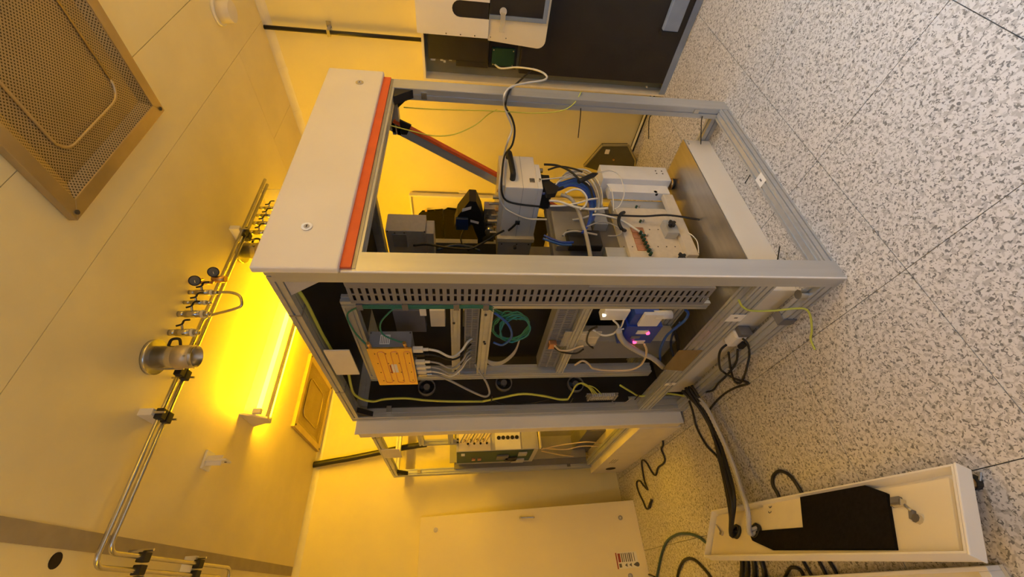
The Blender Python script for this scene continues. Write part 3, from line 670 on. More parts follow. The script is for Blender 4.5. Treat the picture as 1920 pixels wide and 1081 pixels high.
# green ground wires along the right rack bar
for k in range(3):
    cable('ground_wire', ('green wire nearest the rack bar edge', 'middle green wire along the rack bar', 'outer green wire along the rack bar')[k], [(XM-.006, .372+.010*k, 1.955), (XM-.007, .37+.010*k, 1.6), (XM-.007, .37+.010*k, 1.40), (.14, .45+.02*k, 1.34), (.16, .56, 1.24-.02*k)], .0035, M['green_wire'], 'green wires along the rack bar')
cable('ground_wire', 'green wire looping above the amplifier housing', [(XM-.005, .39, 1.80), (.08, .45, 1.86), (.06, .52, 1.86), (.055, .575, 1.80), (.057, .5905, 1.775)], .004, M['green_wire'])
cable('ground_wire', 'green wire curving from the rack corner to the amplifier', [(XM-.005, .38, 1.94), (.10, .42, 2.0), (.07, .50, 1.985), (.05, .56, 1.955), (.037, .575, 1.935)], .004, M['green_wire'])
# coils of teal and blue wires
def coil(c, ry, rz, mt, label, n, r=.0035, x=.13, ph=0.0, grp_='coiled wires in the electrical compartment'):
    pts = []
    for i in range(n*10+1):
        a = 2*math.pi*i/10 + ph; j = random.uniform(-.01, .01); pts.append((x+random.uniform(-.012, .012), c[0]+(ry+j)*math.cos(a), c[1]+(rz+j)*math.sin(a)))
    cable('wire_coil', label, pts, r, M[mt], grp_, 6, 'wire', 3)
coil((.60, 1.25), .11, .07, 'teal_wire', 'round coil of teal wire between the two slotted ducts', 4)
coil((.57, 1.27), .12, .09, 'green_wire', 'coil of dark green wire between the two slotted ducts', 3, ph=.8)
cable('blue_wire', 'bright blue wire arching beside the teal coil', [(.13, .45, 1.36), (.11, .52, 1.29), (.10, .62, 1.265), (.11, .72, 1.30), (.13, .73, 1.345)], .006, M['blue_wire'])
for k in range(4):
    cable('wire_bundle', ('first', 'second', 'third', 'fourth')[k] + ' grey cable of the bundle hanging below the teal coil', [(.14, .68+.01*k, 1.21), (.12, .80+.012*k, 1.225), (.11, .90+.01*k, 1.28), (.12, .93+.012*k, 1.34), (.14, .90, 1.40)], .0045, M['grey_wire'], 'grey cables below the teal coil')
# dark modules behind the rack
def module(name, label, q0, q1, x, d, mat, cat='electronics box', bev=.002):
    a = P(*q0, x=x); b = P(*q1, x=x); return tag(box(x, min(a.y, b.y), min(a.z, b.z), x+d, max(a.y, b.y), max(a.z, b.z)).build(name, M[mat], bevel=bev), label, cat)
module('relay_module', 'small cream relay module behind the upper rack opening', (805, 582), (835, 612), .22, .06, 'cream')
module('controller_board', 'dark controller behind the upper rack opening', (735, 582), (800, 622), .24, .05, 'grey_dark')
module('tag_card', 'small white tag card above the amplifier cables', (786, 580), (800, 592), .20, .003, 'label', 'tag')
module('terminal_module', 'dark terminal module between the rack bars', (868, 582), (884, 612), .20, .04, 'olive')
# upper backing sheet behind the rack
tag(box(.34, .50, .62, .345, 1.30, 1.98).build('backing_sheet', M['black_panel']), 'black backing sheet behind the mounting rack', 'panel')
# pneumatic valve unit
pv = thing('valve_manifold', 'blue pneumatic valve manifold with red indicator lights', 'valve', (.17, .66, .55))
a = P(1192, 588, x=.15); b = P(1222, 612, x=.15); box(.15, a.y, b.z, .20, b.y, a.z).build('valve_body', M['blue_body'], pv, bevel=.003)
a = P(1183, 612, x=.14); b = P(1222, 640, x=.14); box(.14, a.y, b.z, .20, b.y+.02, a.z+.02).build('sensor_body', M['blue_body'], pv, bevel=.003)
for (q0, q1) in (((1196, 620), (1212, 626)), ((1190, 639), (1206, 644))):
    a = P(*q0, x=.135); b = P(*q1, x=.135); box(.135, a.y, b.z, .1395, b.y, a.z).build('display', M['label'], pv)
for q in ((1215, 625), (1190, 642)):
    c = P(*q, x=.133); MB().cyl((.1398, c.y, c.z), (.131, c.y, c.z), .010, n=12).build('indicator_light', M['red_led'], pv, label='glowing red indicator light')
a = P(1190, 632, x=.135); box(.1355, a.y-.01, a.z-.03, .1395, a.y+.015, a.z+.02).build('name_label', M['duct'], pv)
a = P(1210, 590, x=.13); b = P(1232, 612, x=.13); box(.13, a.y, b.z, .149, b.y, a.z).build('solenoid', M['white_cool'], pv, bevel=.004)
a = P(1233, 590, x=.13); b = P(1256, 602, x=.13); MB().cyl((.15, (a.y+b.y)/2, a.z), (.15, (a.y+b.y)/2, b.z), .022, n=18).build('cylinder', M['white_cool'], pv, smooth=True)
module('io_module', 'white input-output module with a small lit lamp above the lower duct', (1135, 582), (1172, 600), .17, .05, 'white_cool')
c = P(1133, 592, x=.165); tag(MB().cyl((.165, c.y, c.z), (.175, c.y, c.z), .009, n=12).build('pilot_lamp', M['white_led']), 'small glowing pilot lamp beside the white module', 'lamp')
a = P(1065, 640, x=.19); b = P(1230, 662, x=.19)
tag(box(.19, a.y, b.z-.06, .296, b.y+.06, a.z).build('metal_enclosure', M['duct'], bevel=.004), 'long grey metal enclosure below the valve manifold', 'electronics box')
for k, (q, lb) in enumerate((([(1120, 612), (1105, 620), (1100, 640), (1112, 652)], 'black hose left of the valve manifold'), ([(1150, 600), (1160, 612), (1150, 625), (1130, 628), (1112, 618)], 'white cable looping below the white module'), ([(1170, 598), (1165, 612), (1158, 618), (1170, 616)], 'short white cable at the white module'))):
    cable('loose_cable', lb, [P(u, v, x=.13) for u, v in q], (.006, .005, .004)[k], M[('black', 'white_wire', 'white_wire')[k]])
cable('corrugated_hose', 'grey corrugated hose curving down from the valve manifold', [P(u, v, x=.11) for u, v in ((1160, 620), (1164, 632), (1175, 645), (1200, 660), (1225, 672), (1243, 688))], .015, M['grey'], None, 12, 'hose', 14, .10)
cable('air_hose', 'blue air hose beside the valve manifold', [P(u, v, x=.13) for u, v in ((1285, 580), (1290, 588), (1282, 602), (1262, 618), (1248, 632), (1238, 655), (1238, 675))], .007, M['blue_wire'], None, 8, 'hose')
cable('air_hose', 'dark blue air hose hanging behind the blue one', [P(u, v, x=.18) for u, v in ((1275, 604), (1262, 625), (1258, 645), (1262, 668))], .007, M['navy'], None, 8, 'hose')
cable('air_hose', 'black air hose hanging near the inner rail', [P(u, v, x=.17) for u, v in ((1262, 618), (1270, 635), (1272, 660))], .008, M['black'], None, 8, 'hose')
cable('power_lead', 'cream power lead looping across the left rack bar', [P(u, v, x=.10) for u, v in ((1078, 684), (1092, 676), (1104, 682), (1112, 690), (1140, 694), (1180, 693), (1200, 685), (1210, 670), (1212, 655), (1208, 645))], .006, M['cream_wire'])
cable('power_lead', 'cream and black lead pair by the lower duct', [P(u, v, x=.11) for u, v in ((1040, 648), (1050, 656), (1068, 656), (1085, 650), (1094, 648))], .005, M['cream_wire'])
cable('power_lead', 'black lead below the lower duct', [P(u, v, x=.112) for u, v in ((1040, 652), (1055, 660), (1080, 662), (1094, 654))], .005, M['black'])
r = thing('bagged_parts', 'clear plastic bag with small cream parts taped by the lower duct', 'bag', tuple(P(1090, 640, x=.125)))
a = P(1060, 622, x=.125); b = P(1115, 648, x=.125); box(.125, a.y, b.z, .130, b.y, a.z).build('bag', M['clear'], r)
for (q0, q1) in (((1090, 628), (1100, 638)), ((1104, 634), (1116, 645)), ((1096, 636), (1108, 640))):
    a = P(*q0, x=.128); b = P(*q1, x=.128); box(.131, a.y, b.z, .138, b.y, a.z).build('small_part', M['cream'], r, bevel=.001)
a = P(1036, 650, x=.118); tag(box(.118, a.y-.025, a.z-.02, .145, a.y+.025, a.z+.02).build('copper_terminal_block', M['copper'], bevel=.002), 'copper coloured terminal block on the lower duct', 'terminal')
tag(MB().prism([P(u, v, z=.3465) for u, v in ((1243, 692), (1274, 656), (1318, 656), (1281, 695))], (0, 0, .003)).build('cover_sheet', M['bronze_sheet']), 'dull bronze metal sheet lying across the raised left rails', 'sheet')
# fans behind the left post
YB = MY-PD-.0125
for k, q in enumerate(((800, 724), (945, 716), (1080, 718))):
    c = P(*q, y=YB-.03); r = thing('cooling_fan', ('topmost', 'middle', 'lowest')[k] + ' round dark cooling fan on the black rear panel', 'fan', (c.x, YB-.015, c.z-.055))
    MB().ring((c.x, YB-.03, c.z), (c.x, YB, c.z), .055, .048, n=24).build('rim', M['grey_dark'], r, smooth=True)
    MB().cyl((c.x, YB-.028, c.z), (c.x, YB, c.z), .02, n=16).build('hub', M['grey_dark'], r)
    for j in range(5):
        a = j*2*math.pi/5; ca, sa = math.cos(a), math.sin(a)
        MB().obx((c.x+ca*.021, YB-.02, c.z+sa*.021), (ca*.026, 0, sa*.026), (-sa*.016, .012, ca*.016), (0, .002, 0)).build('blade', M['black'], r)
# yellow-green ground cable along the post
def gy(label, q, r=.006, x=.05, mt='yellow_wire'): cable('earth_cable', label, [P(u, v, x=x) for u, v in q], r, M[mt], 'yellow-green earth cables')
gy('yellow-green earth cable along the top left rail', ((560, 545), (575, 568), (590, 598), (605, 628), (618, 650), (630, 672)), .007, .05)
gy('yellow-green earth cable from the joint plate down to the left post', ((650, 688), (654, 702), (658, 722), (664, 738), (680, 748), (700, 752), (720, 748), (760, 746), (800, 750), (850, 752), (905, 752)), .007, .045)
gy('yellow-green earth cable along the middle of the left post', ((905, 752), (940, 745), (980, 738), (1020, 742), (1048, 748), (1065, 748)), .007, .045)
gy('yellow-green earth cable rising to the terminal block', ((1065, 748), (1073, 735), (1080, 722), (1092, 718), (1105, 725), (1115, 737)), .005, .045)
gy('yellow-green earth cable below the terminal block towards the floor', ((1163, 722), (1185, 735), (1200, 742), (1230, 738), (1260, 738), (1290, 745), (1302, 760), (1330, 790)), .006, .04)
for k in range(3): gy(('thin earth wire on the right of the terminal block', 'thin earth wire at the middle of the terminal block', 'thin earth wire on the left of the terminal block')[k], ((1092+6*k, 720+k), (1104+6*k, 727), (1112+8*k, 739)), .003, .045)
cable('earth_cable', 'black lead strapped to the left post', [P(u, v, x=.044) for u, v in ((925, 750), (950, 757), (990, 756), (1030, 748))], .004, M['black'])
cable('earth_cable', 'thin grey lead leaving the terminal block', [P(u, v, x=.044) for u, v in ((1148, 752), (1155, 758), (1170, 756), (1185, 745))], .004, M['grey_wire'])
cable('earth_cable', 'bright yellow-green lead hanging from the frame corner onto the floor', [P(1385, 562, x=-.004), P(1392, 574, x=-.012), P(1408, 582, x=-.02), P(1450, 582, x=-.03), P(1490, 578, x=-.04), P(1512, 580, x=-.05), P(1520, 595, z=.05), P(1522, 620, z=.02), P(1520, 636, z=.006), P(1528, 655, z=.006)], .0045, M['yellow_wire'])
tb = thing('terminal_block', 'grey row terminal block on the left post', 'terminal', tuple(P(1128, 745, x=.044)))
ty = P(1128, 744, x=.044).y
for k in range(11):
    c = P(1110+k*3.9, 744, x=.044); t_ = box(.036, ty-.032, c.z-.0052, .056, ty+.032, c.z+.0052).build('terminal', M['grey'], tb)
    for yy in (-.018, .018): MB().cyl((.0355, ty+yy, c.z), (.0361, ty+yy, c.z), .0035, n=8).build('terminal_screw', M['gap'], t_)
for px in (1105, 1153): c = P(px, 744, x=.044); box(.034, ty-.038, c.z-.006, .056, ty+.038, c.z+.006).build('end_stop', M['alu_dark'], tb)
box(.0565, ty-.02, P(1158, 744, x=.044).z, .0635, ty+.02, P(1100, 744, x=.044).z).build('mounting_strip', M['steel'], tb)
for k, (px, py) in enumerate(((922, 745), (1072, 748), (1195, 742))):
    a = P(px, py, x=.036); tag(MB().bx(.030, a.y-.035, a.z-.003, .034, a.y+.05, a.z+.003).build('cable_tie', M['black']), ('upper', 'middle', 'lower')[k] + ' black cable tie on the left post', 'cable tie', 'cable ties on the left post')

# ------------------------------------------------------------------ neighbouring rack cabinet
rc = thing('rack_cabinet', 'open rack cabinet with a white plinth behind the machine', 'cabinet', (.25, 2.2, 0))
box(-.077, 1.480, .02, .60, 1.492, 2.15).build('side_panel', M['white'], rc, bevel=.003, label='white side panel seen edge-on')
box(-.073, 1.493, .03, .58, 1.567, 2.13).build('side_cover', M['cream'], rc, bevel=.003)
pl = box(-.077, 1.572, 0, .60, 2.86, .30).build('plinth', M['cream'], rc, bevel=.004)
c = P(1145, 878, x=-.0775); MB().cyl((-.0782, c.y, c.z), (-.0765, c.y, c.z), .045, n=24).build('grommet', M['black'], pl)
for i in range(6):
    for j in range(3):
        c = P(1150, 866, x=-.0775); MB().cyl((-.0778, c.y-.08+.022*i, c.z+.025-.02*j), (-.0768, c.y-.08+.022*i, c.z+.025-.02*j), .005, n=6).build('vent_hole', M['gap'], pl)
def rp_(*a, **k): return profile(*a, **k).build('rack_profile', M['alu'], rc)
rp_(-.03, 2.80, .301, .02, 2.86, 2.09, 2, pitch=.03)
rp_(-.03, 1.57, 2.045, .02, 2.80, 2.09, 1, pitch=.05)
rp_(.55, 2.80, .301, .60, 2.86, 2.09, 2)
rp_(.02, 2.81, 2.045, .55, 2.86, 2.09, 0)
rp_(.55, 1.57, 2.045, .60, 2.80, 2.09, 1)
rp_(-.02, 1.58, .301, .03, 2.79, .345, 1)
rp_(.28, 1.57, .301, .32, 1.61, 2.045, 2)
MB().prism([(-.028, 2.799, 2.044), (-.028, 2.72, 2.044), (-.028, 2.799, 1.96)], (.03, 0, 0)).build('corner_bracket', M['black'], rc)
box(-.036, 1.98, 1.945, -.0305, 2.20, 2.075).build('joint_plate', M['cream'], rc)
for yy in (1.72, 2.58): box(-.031, yy, 2.043, .021, yy+.012, 2.092).build('joint', M['alu_dark'], rc)
for (zz, mt) in ((1.98, 'steel'), (1.85, 'steel'), (.50, 'grey_dark')): box(-.02, 2.79, zz, .01, 2.7995, zz+.03).build('slot_clip', M[mt], rc)
# sub-frame with ribbed heat sink
sf = thing('sub_rack', 'small aluminium sub-frame high in the rack cabinet', 'rack', (.2, 2.05, 1.55))
profile(.10, 1.75, 1.80, .14, 2.40, 1.84, 1).build('bar', M['alu'], sf); profile(.10, 2.36, 1.50, .14, 2.40, 1.80, 2).build('bar', M['alu'], sf); profile(.10, 1.75, 1.565, .14, 2.36, 1.605, 1).build('bar', M['alu'], sf)
for k in range(9): box(.16, 1.80+.025*k, 1.62, .19, 1.812+.025*k, 1.78).build('fin', M['alu'], sf)
# chassis with sockets
ch = thing('server_chassis', 'flat electronics chassis with five round sockets in the rack cabinet', 'electronics box', (.15, 2.55, .85))
box(.03, 2.36, .86, .27, 2.76, 1.54).build('housing', M['grey'], ch, bevel=.003)
box(.0265, 2.365, .90, .0299, 2.70, 1.535).build('circuit_board', M['green_pcb'], ch, label='dark green circuit board')
box(.034, 2.3545, 1.26, .24, 2.3599, 1.52).build('terminal_panel', M['cream'], ch); box(.034, 2.3545, 1.01, .24, 2.3599, 1.22).build('socket_panel', M['label'], ch); box(.034, 2.3545, .88, .24, 2.3599, .99).build('blank_panel', M['grey'], ch)
for k in range(5): MB().cyl((.13, 2.354, 1.19-.038*k), (.13, 2.350, 1.19-.038*k), .016, n=16).build('socket', M['black'], ch)
for k in range(8): MB().cyl((.09+.03*(k % 2), 2.354, 1.29+.026*k), (.09+.03*(k % 2), 2.345, 1.29+.026*k), .009, n=10).build('terminal', M['black'], ch)
for (y0, z0, y1, z1, mt) in ((2.40, 1.47, 2.43, 1.50, 'label'), (2.55, 1.38, 2.59, 1.41, 'copper'), (2.55, 1.33, 2.59, 1.36, 'copper'), (2.48, 1.10, 2.60, 1.20, 'grey_dark'), (2.62, .95, 2.72, 1.06, 'grey'), (2.55, 1.02, 2.66, 1.12, 'black'), (2.42, .95, 2.5, 1.02, 'grey')):
    box(.014, y0, z0, .0264, y1, z1).build('component', M[mt], ch)
box(.028, 2.30, .845, .30, 2.359, .853).build('lower_flange', M['cream'], ch)
box(.05, 2.762, .347, .25, 2.775, 1.6).build('support_plate', M['alu_dark'], ch)
box(.0, 2.7765, .347, .59, 2.789, 1.56).build('shade_sheet', M['grey_dark'], rc)  # sheet added to block the tube light and shade the wall behind
random.seed(11)
for k in range(9):
    y0 = 2.345; z0 = 1.50 - .026*k; e = (.16+.02*random.random(), 2.0+.1*random.random(), 1.38-.02*k+.05*random.random())
    cable('rack_wire', ('topmost', 'second', 'third', 'fourth', 'fifth', 'sixth', 'seventh', 'eighth', 'lowest')[k] + ' pale wire fanning into the rack terminals', [(.10, y0-.006, z0), (.09, y0-.06, z0+.005), (.12, 2.18, z0-.03), e, (e[0]+.05, 1.85, e[2]-.15)], .005, M['cream_wire' if k % 3 else 'grey_wire'], 'wires fanning into the rack terminals')
for k in range(5):
    cable('rack_wire', ('black cable sweeping down from the rack sockets', 'second black cable sweeping down from the rack sockets', 'grey cable crossing behind the rack sockets', 'dark cable low in the rack cabinet', 'black cable lowest in the rack cabinet')[k], [(.15+.02*k, 2.2, 1.25-.04*k), (.12, 2.05+.02*k, 1.05), (.10+.02*k, 1.98, .85-.05*k), (.14, 1.9+.05*k, .6), (.2, 1.85, .42)], .008, M['black' if k != 2 else 'grey_wire'], 'cables in the rack cabinet')
for k, q in enumerate((((1015, 842), (1045, 835), (1080, 830), (1105, 828), (1135, 832)), ((1015, 845), (1050, 852), (1080, 855), (1110, 853), (1140, 846)), ((1018, 840), (1060, 842), (1090, 836), (1125, 836)))):
    cable('patch_wire', ('pale yellow wire leaving the rack chassis, uppermost', 'pale yellow wire drooping from the rack chassis', 'pale yellow wire between the other two at the rack chassis')[k], [P(u, v, x=.06) for u, v in q], .005, M['cream_wire'], 'pale yellow wires leaving the rack chassis')
module('power_strip_box', 'dark box standing low inside the rack cabinet', (1100, 808), (1150, 845), .12, .12, 'grey_dark')

# ------------------------------------------------------------------ panel leaning on the left wall
ang_b = V((-.335, 2.725, .0)); top_y = 2.985; hh = 1.845
def lean_pt(px, py):
    # plane through the bottom edge (x axis) leaning back to the wall
    n = V((0, hh, -(top_y-ang_b.y))).normalized() * -1; d = ray(px, py); tt = (ang_b - CAM).dot(n) / d.dot(n); return CAM + d*tt, n
lp = thing('leaning_panel', 'large cream cover panel leaning against the left wall', 'panel', (-.9, 2.85, 0))
lu = V((0, top_y-ang_b.y, hh)).normalized(); ln_ = V((0, -hh, top_y-ang_b.y)).normalized(); LH = math.hypot(hh, top_y-ang_b.y)
sh = MB().obx(ang_b, (-1.15, 0, 0), lu*LH, -ln_*.022).build('sheet', M['panel_cream'] if 'panel_cream' in M else M['white'], lp, bevel=.004)
for q in ((817, 993), (1163, 970), (1182, 1079)):
    c, _ = lean_pt(*q); MB().cyl(c, c+ln_*.004, .019, n=20).build('quarter_turn_lock', M['steel'], sh, smooth=True); MB().cyl(c+ln_*.004, c+ln_*.006, .008, n=12).build('quarter_turn_lock_core', M['grey'], sh)
c0, _ = lean_pt(975, 971); c1, _ = lean_pt(1001, 970)
MB().tube([c0, c0+ln_*.03, c0*.9+c1*.1+ln_*.036, c1*.9+c0*.1+ln_*.036, c1+ln_*.03, c1], .0065, 8).build('pull_handle', M['steel'], sh, smooth=True)
# warning label: red edge, text block, row of pictograms
a, _ = lean_pt(1153, 1036); b, _ = lean_pt(1193, 1036); e, _ = lean_pt(1153, 1064)
ux = V((-1, 0, 0)); wl = abs(e.x-a.x)+.01; hl = (a-b).length
lab = MB().obx(a+ln_*.0003, ux*wl, -lu*hl, ln_*.0005).build('warning_label', M['label'], sh)
def mark(u0, v0, u1, v1, mat): MB().obx(a+ln_*.0009+ux*u0*wl-lu*v0*hl, ux*(u1-u0)*wl, -lu*(v1-v0)*hl, ln_*.0003).build('printed_mark', mat, lab)
mark(0, 0, 1, .06, M['red_mark'])
for (v, s) in ((.10, .12), (.26, .05), (.35, .04), (.44, .05), (.54, .04), (.62, .06), (.72, .04), (.84, .03)): mark(.05, v, .60, v+s, M['label_mark'] if v > .2 else M['red_mark'])
mark(.68, .10, .92, .22, M['label_mark'])
for v in (.36, .56, .76):
    o_ = a+ln_*.0009; MB().prism([o_+ux*.68*wl-lu*(v+.12)*hl, o_+ux*.92*wl-lu*(v+.12)*hl, o_+ux*.80*wl-lu*v*hl], ln_*.0003).build('warning_triangle', M['label_mark'], lab)
c = a+ln_*.0009+ux*.80*wl-lu*.95*hl; MB().cyl(c, c+ln_*.0003, .016, n=16).build('round_mark', M['label_mark'], lab)

# ------------------------------------------------------------------ shallow tray lying tilted on the floor, with cable gland holes and black foam
TO = V((-.692, .0, .075)); TL = V((.0593, .998, 0)).normalized(); TW = V((-.214, .0127, .118)); TW = (TW - TL*TW.dot(TL)).normalized(); TN = TL.cross(TW).normalized()
if TN.z < 0: TN = -TN
TLEN, TWID = 1.39, .245
def tray_pt(px, py, n=0.0):
    d = ray(px, py); tt = (TO + TN*n - CAM).dot(TN) / d.dot(TN); return CAM + d*tt
def T3(u, v, n): return TO + TL*u + TW*v + TN*n
tr = thing('cover_tray', 'tilted cream metal cover tray with black foam and two cable holes on the floor', 'cover tray', (-.76, .70, 0))
base = MB().obx(T3(0, 0, -.045), TL*TLEN, TW*TWID, TN*.005).build('sheet', M['cream'], tr)
k = .006
MB().obx(T3(0, 0, -.04), TL*TLEN, TW*k, TN*.04).build('rim', M['white'], tr); MB().obx(T3(0, TWID-k, -.04), TL*TLEN, TW*k, TN*.04).build('rim', M['white'], tr)
MB().obx(T3(0, k, -.04), TL*k, TW*(TWID-2*k), TN*.04).build('rim', M['white'], tr); MB().obx(T3(TLEN-k, k, -.04), TL*k, TW*(TWID-2*k), TN*.04).build('rim', M['white'], tr)
MB().obx(T3(-.008, -.004, -.046), TL*.0078, TW*(TWID+.008), TN*.046).build('end_fold', M['white'], tr, bevel=.003)
ins = MB().obx(T3(.045, .02, -.0395), TL*(TLEN-.06), TW*(TWID-.04), TN*.012).build('insert_plate', M['panel_cream'] if 'panel_cream' in M else M['cream'], tr, bevel=.002)
fpts = [tray_pt(u, v, -.027) for u, v in ((1505, 932), (1625, 911), (1668, 926), (1685, 1031), (1450, 1031), (1415, 1015), (1408, 998), (1437, 996), (1511, 991))]
MB().prism(fpts, TN*.012).build('foam', M['foam'], tr, label='black acoustic foam sheet')
gl = []
for q in ((1383, 997), (1420, 996)):
    c = tray_pt(*q, -.027); gl.append(c); MB().ring(c, c+TN*.014, .034, .022, n=20).build('cable_gland', M['rubber'], tr, smooth=True); MB().cyl(c, c+TN*.003, .03, n=20).build('gland_hole', M['hole'], tr)
fl2 = [tray_pt(u, v, -.027) for u, v in ((1432, 945), (1508, 932), (1512, 988), (1438, 994))]
MB().prism(fl2, TN*.004).build('raised_plate', M['cream'], tr)
def lat(q, l, w_, h_, mt='steel'):
    c = tray_pt(*q, -.027); MB().obx(c-TL*l/2-TW*w_/2, TL*l, TW*w_, TN*h_).build('latch_piece', M[mt], tr, bevel=.0015)
lat((1684, 942), .034, .030, .012, 'grey_dark'); lat((1686, 948), .030, .010, .016); lat((1698, 945), .008, .022, .02)
MB().tube([tray_pt(1697, 946, -.012), tray_pt(1703, 952, -.012), tray_pt(1709, 957, -.015)], .005, 6).build('latch_strip', M['steel'], tr)
lat((1714, 966), .018, .026, .010, 'grey_dark'); c = tray_pt(1724, 974, -.027); MB().cyl(c, c+TN*.012, .014, n=8).build('latch_nut', M['steel'], tr)
MB().tube([tray_pt(1343, 983, -.02), tray_pt(1347, 988, -.02), tray_pt(1350, 994, -.02)], .004, 6).build('latch_strip', M['steel'], tr); c = tray_pt(1355, 1000, -.027); MB().cyl(c, c+TN*.012, .012, n=8).build('latch_nut', M['steel'], tr)
# CE mark, as two open rings
c = tray_pt(1444, 953, -.0225)
for (off, bar) in ((.012, False), (-.012, True)):
    pts = [c + TW*off*1.0 + TL*(.010*math.cos(math.radians(t_))) + TW*(.008*math.sin(math.radians(t_))) for t_ in range(0, 181, 30)]
    MB().tube(pts, .0018, 5, 1).build('printed_mark', M['label_mark'], tr)
    if bar: MB().tube([c+TW*off, c+TW*(off+.008)], .0018, 5, 1).build('printed_mark', M['label_mark'], tr)
r = thing('brass_caster', 'small brass levelling foot at the near end of the tilted tray', 'foot', tuple(P(1828, 903, z=0)))
c = P(1828, 903, z=0); MB().cyl((c.x, c.y, .0003), (c.x, c.y, .02), .022, n=14).build('pad', M['black'], r); MB().cyl((c.x, c.y, .0201), (c.x, c.y, .045), .019, n=12).build('nut', M['brass'], r); MB().cyl((c.x+.02, c.y-.035, .005), (c.x-.0, c.y-.02, .008), .004, n=8).build('screw', M['steel'], r)
# second tray, flat on the floor beside it
c = P(1848, 1060, z=.055)
t2 = thing('second_cover_tray', 'flat cream cover tray at the bottom edge beside the tilted one', 'cover tray', (c.x-.15, c.y+.5, 0))
box(c.x-.30, c.y, .0, c.x, c.y+1.2, .012).build('sheet', M['panel_cream'], t2)
for (x0, y0, x1, y1) in ((c.x-.012, c.y, c.x, c.y+1.2), (c.x-.30, c.y, c.x-.288, c.y+1.2), (c.x-.288, c.y, c.x-.012, c.y+.03), (c.x-.288, c.y+1.188, c.x-.012, c.y+1.2)): box(x0, y0, .0121, x1, y1, .055).build('rim', M['white'], t2, bevel=.002)

# ------------------------------------------------------------------ cables on the floor
random.seed(5)
names = ['thick black cable at the front of the bundle running to the tray', 'black cable second in the bundle running to the tray', 'dark blue cable third in the bundle running to the tray', 'black cable fourth in the bundle running to the tray', 'dark blue cable fifth in the bundle running to the tray', 'black cable sixth in the bundle running to the tray', 'black cable at the back of the bundle running to the tray']
for k in range(7):
    o = (k - 3) * .017
    a = P(1290, 728, x=.03); b = P(1325, 775, z=.06); c_ = P(1352, 840, z=.05); d_ = P(1366, 905, z=.09); e_ = P(1375, 955, z=.15)
    pts = [a + V((0, .016*(k-3), .012*(k % 3))), b + V((o*1.3, o*.5, .012*(k % 3))), c_ + V((o*1.6, -o*.4, .012*((k+1) % 3))), d_ + V((o*1.4, -o*.8, .012*(k % 2))), e_ + V((o*.8, -o*.8, .01*(k % 2))), gl[0] + V((o*.2, -o*.2, .035)), gl[0] - TN*.01 + V((o*.17, -o*.17, 0))]
    cable('bundle_cable', names[k], pts, .009, M['black' if k % 2 == 0 else ('navy' if k in (2, 4) else 'black')], 'cable bundle running from the machine to the tray', 8)
for k in range(2):
    a = P(1288, 735, x=.02); pts = [a, P(1322, 762, z=.08), P(1350, 815, z=.07), P(1374, 870, z=.09), P(1390, 920, z=.13), P(1402, 958, z=.16), gl[1] + V((.0, .0, .04)), gl[1]]
    pts = [p_ + V((.016*k, -.012*k, .006*k)) for p_ in pts]
    cable('ribbed_conduit', ('clear grey ribbed conduit running from the machine to the tray', 'second grey conduit beside the ribbed one')[k], pts, .012 if k == 0 else .007, M['grey'], 'cable bundle running from the machine to the tray', 10, 'conduit', 16, .10 if k == 0 else 0.0)
def fcable(label, q, r=.006, mt='rubber', z=None, grp_=None, name='floor_cable'):
    z = r + .0006 if z is None else z
    return cable(name, label, [P(u, v, z=zz if False else z) for u, v in q], r, M[mt], grp_)
fcable('black power cable snaking in zigzags across the floor', ((1206, 838), (1212, 832), (1222, 827), (1236, 820), (1242, 824), (1243, 834), (1240, 842), (1246, 858), (1244, 868), (1234, 876), (1229, 890), (1222, 884), (1213, 868), (1206, 862), (1203, 868), (1208, 900), (1214, 917), (1207, 910), (1200, 901), (1194, 903), (1196, 918), (1206, 940), (1212, 953), (1219, 950)), .007)
r = thing('cable_plug', 'black plug at the end of the zigzag power cable', 'plug', tuple(P(1219, 942, z=0))); a = P(1217, 950, z=.012); b = P(1222, 936, z=.012); MB().cyl(a, b, .011, .009, n=10).build('plug_body', M['rubber'], r, smooth=True); MB().cyl(b, b+(b-a)*.3, .004, n=8).build('pin', M['steel'], r)
fcable('black cable hooking out from under the tray', ((1466, 945), (1458, 925), (1449, 908), (1450, 892), (1460, 883), (1474, 886), (1486, 897), (1500, 918), (1512, 940)), .008)
fcable('blue-grey cable arching on the floor by the leaning panel', ((1350, 1030), (1326, 1018), (1310, 1006), (1290, 1000), (1268, 1002), (1250, 1015), (1240, 1040), (1232, 1079), (1228, 1110)), .009, 'teal_dark')
fcable('black cable arching beside the blue-grey one', ((1345, 1105), (1332, 1081), (1315, 1060), (1300, 1048), (1285, 1048), (1275, 1062), (1270, 1081), (1268, 1110)), .009)
fcable('black cable at the foot of the leaning panel', ((1185, 1085), (1200, 1078), (1215, 1076), (1228, 1081)), .006)
for k, q in enumerate((((1390, 1040), (1392, 1060), (1390, 1085)), ((1400, 1045), (1402, 1065), (1401, 1085)), ((1412, 1045), (1415, 1065), (1414, 1085)), ((1425, 1045), (1432, 1065), (1434, 1085)), ((1470, 1085), (1482, 1064), (1500, 1068), (1508, 1085)), ((1505, 1050), (1515, 1068), (1525, 1085)), ((1535, 1050), (1545, 1070), (1552, 1085)), ((1555, 1052), (1565, 1068), (1572, 1085)))):
    fcable(('thick black cable leaving below the tray, first from the wall', 'thick black cable leaving below the tray, second from the wall', 'thick black cable leaving below the tray, third from the wall', 'thick black cable leaving below the tray, fourth from the wall', 'black cable loop below the middle of the tray', 'black cable below the black foam', 'black cable second below the black foam', 'black cable nearest the camera below the tray')[k], q, .012 if k < 4 else .007, 'rubber', None, 'cables leaving below the tray')
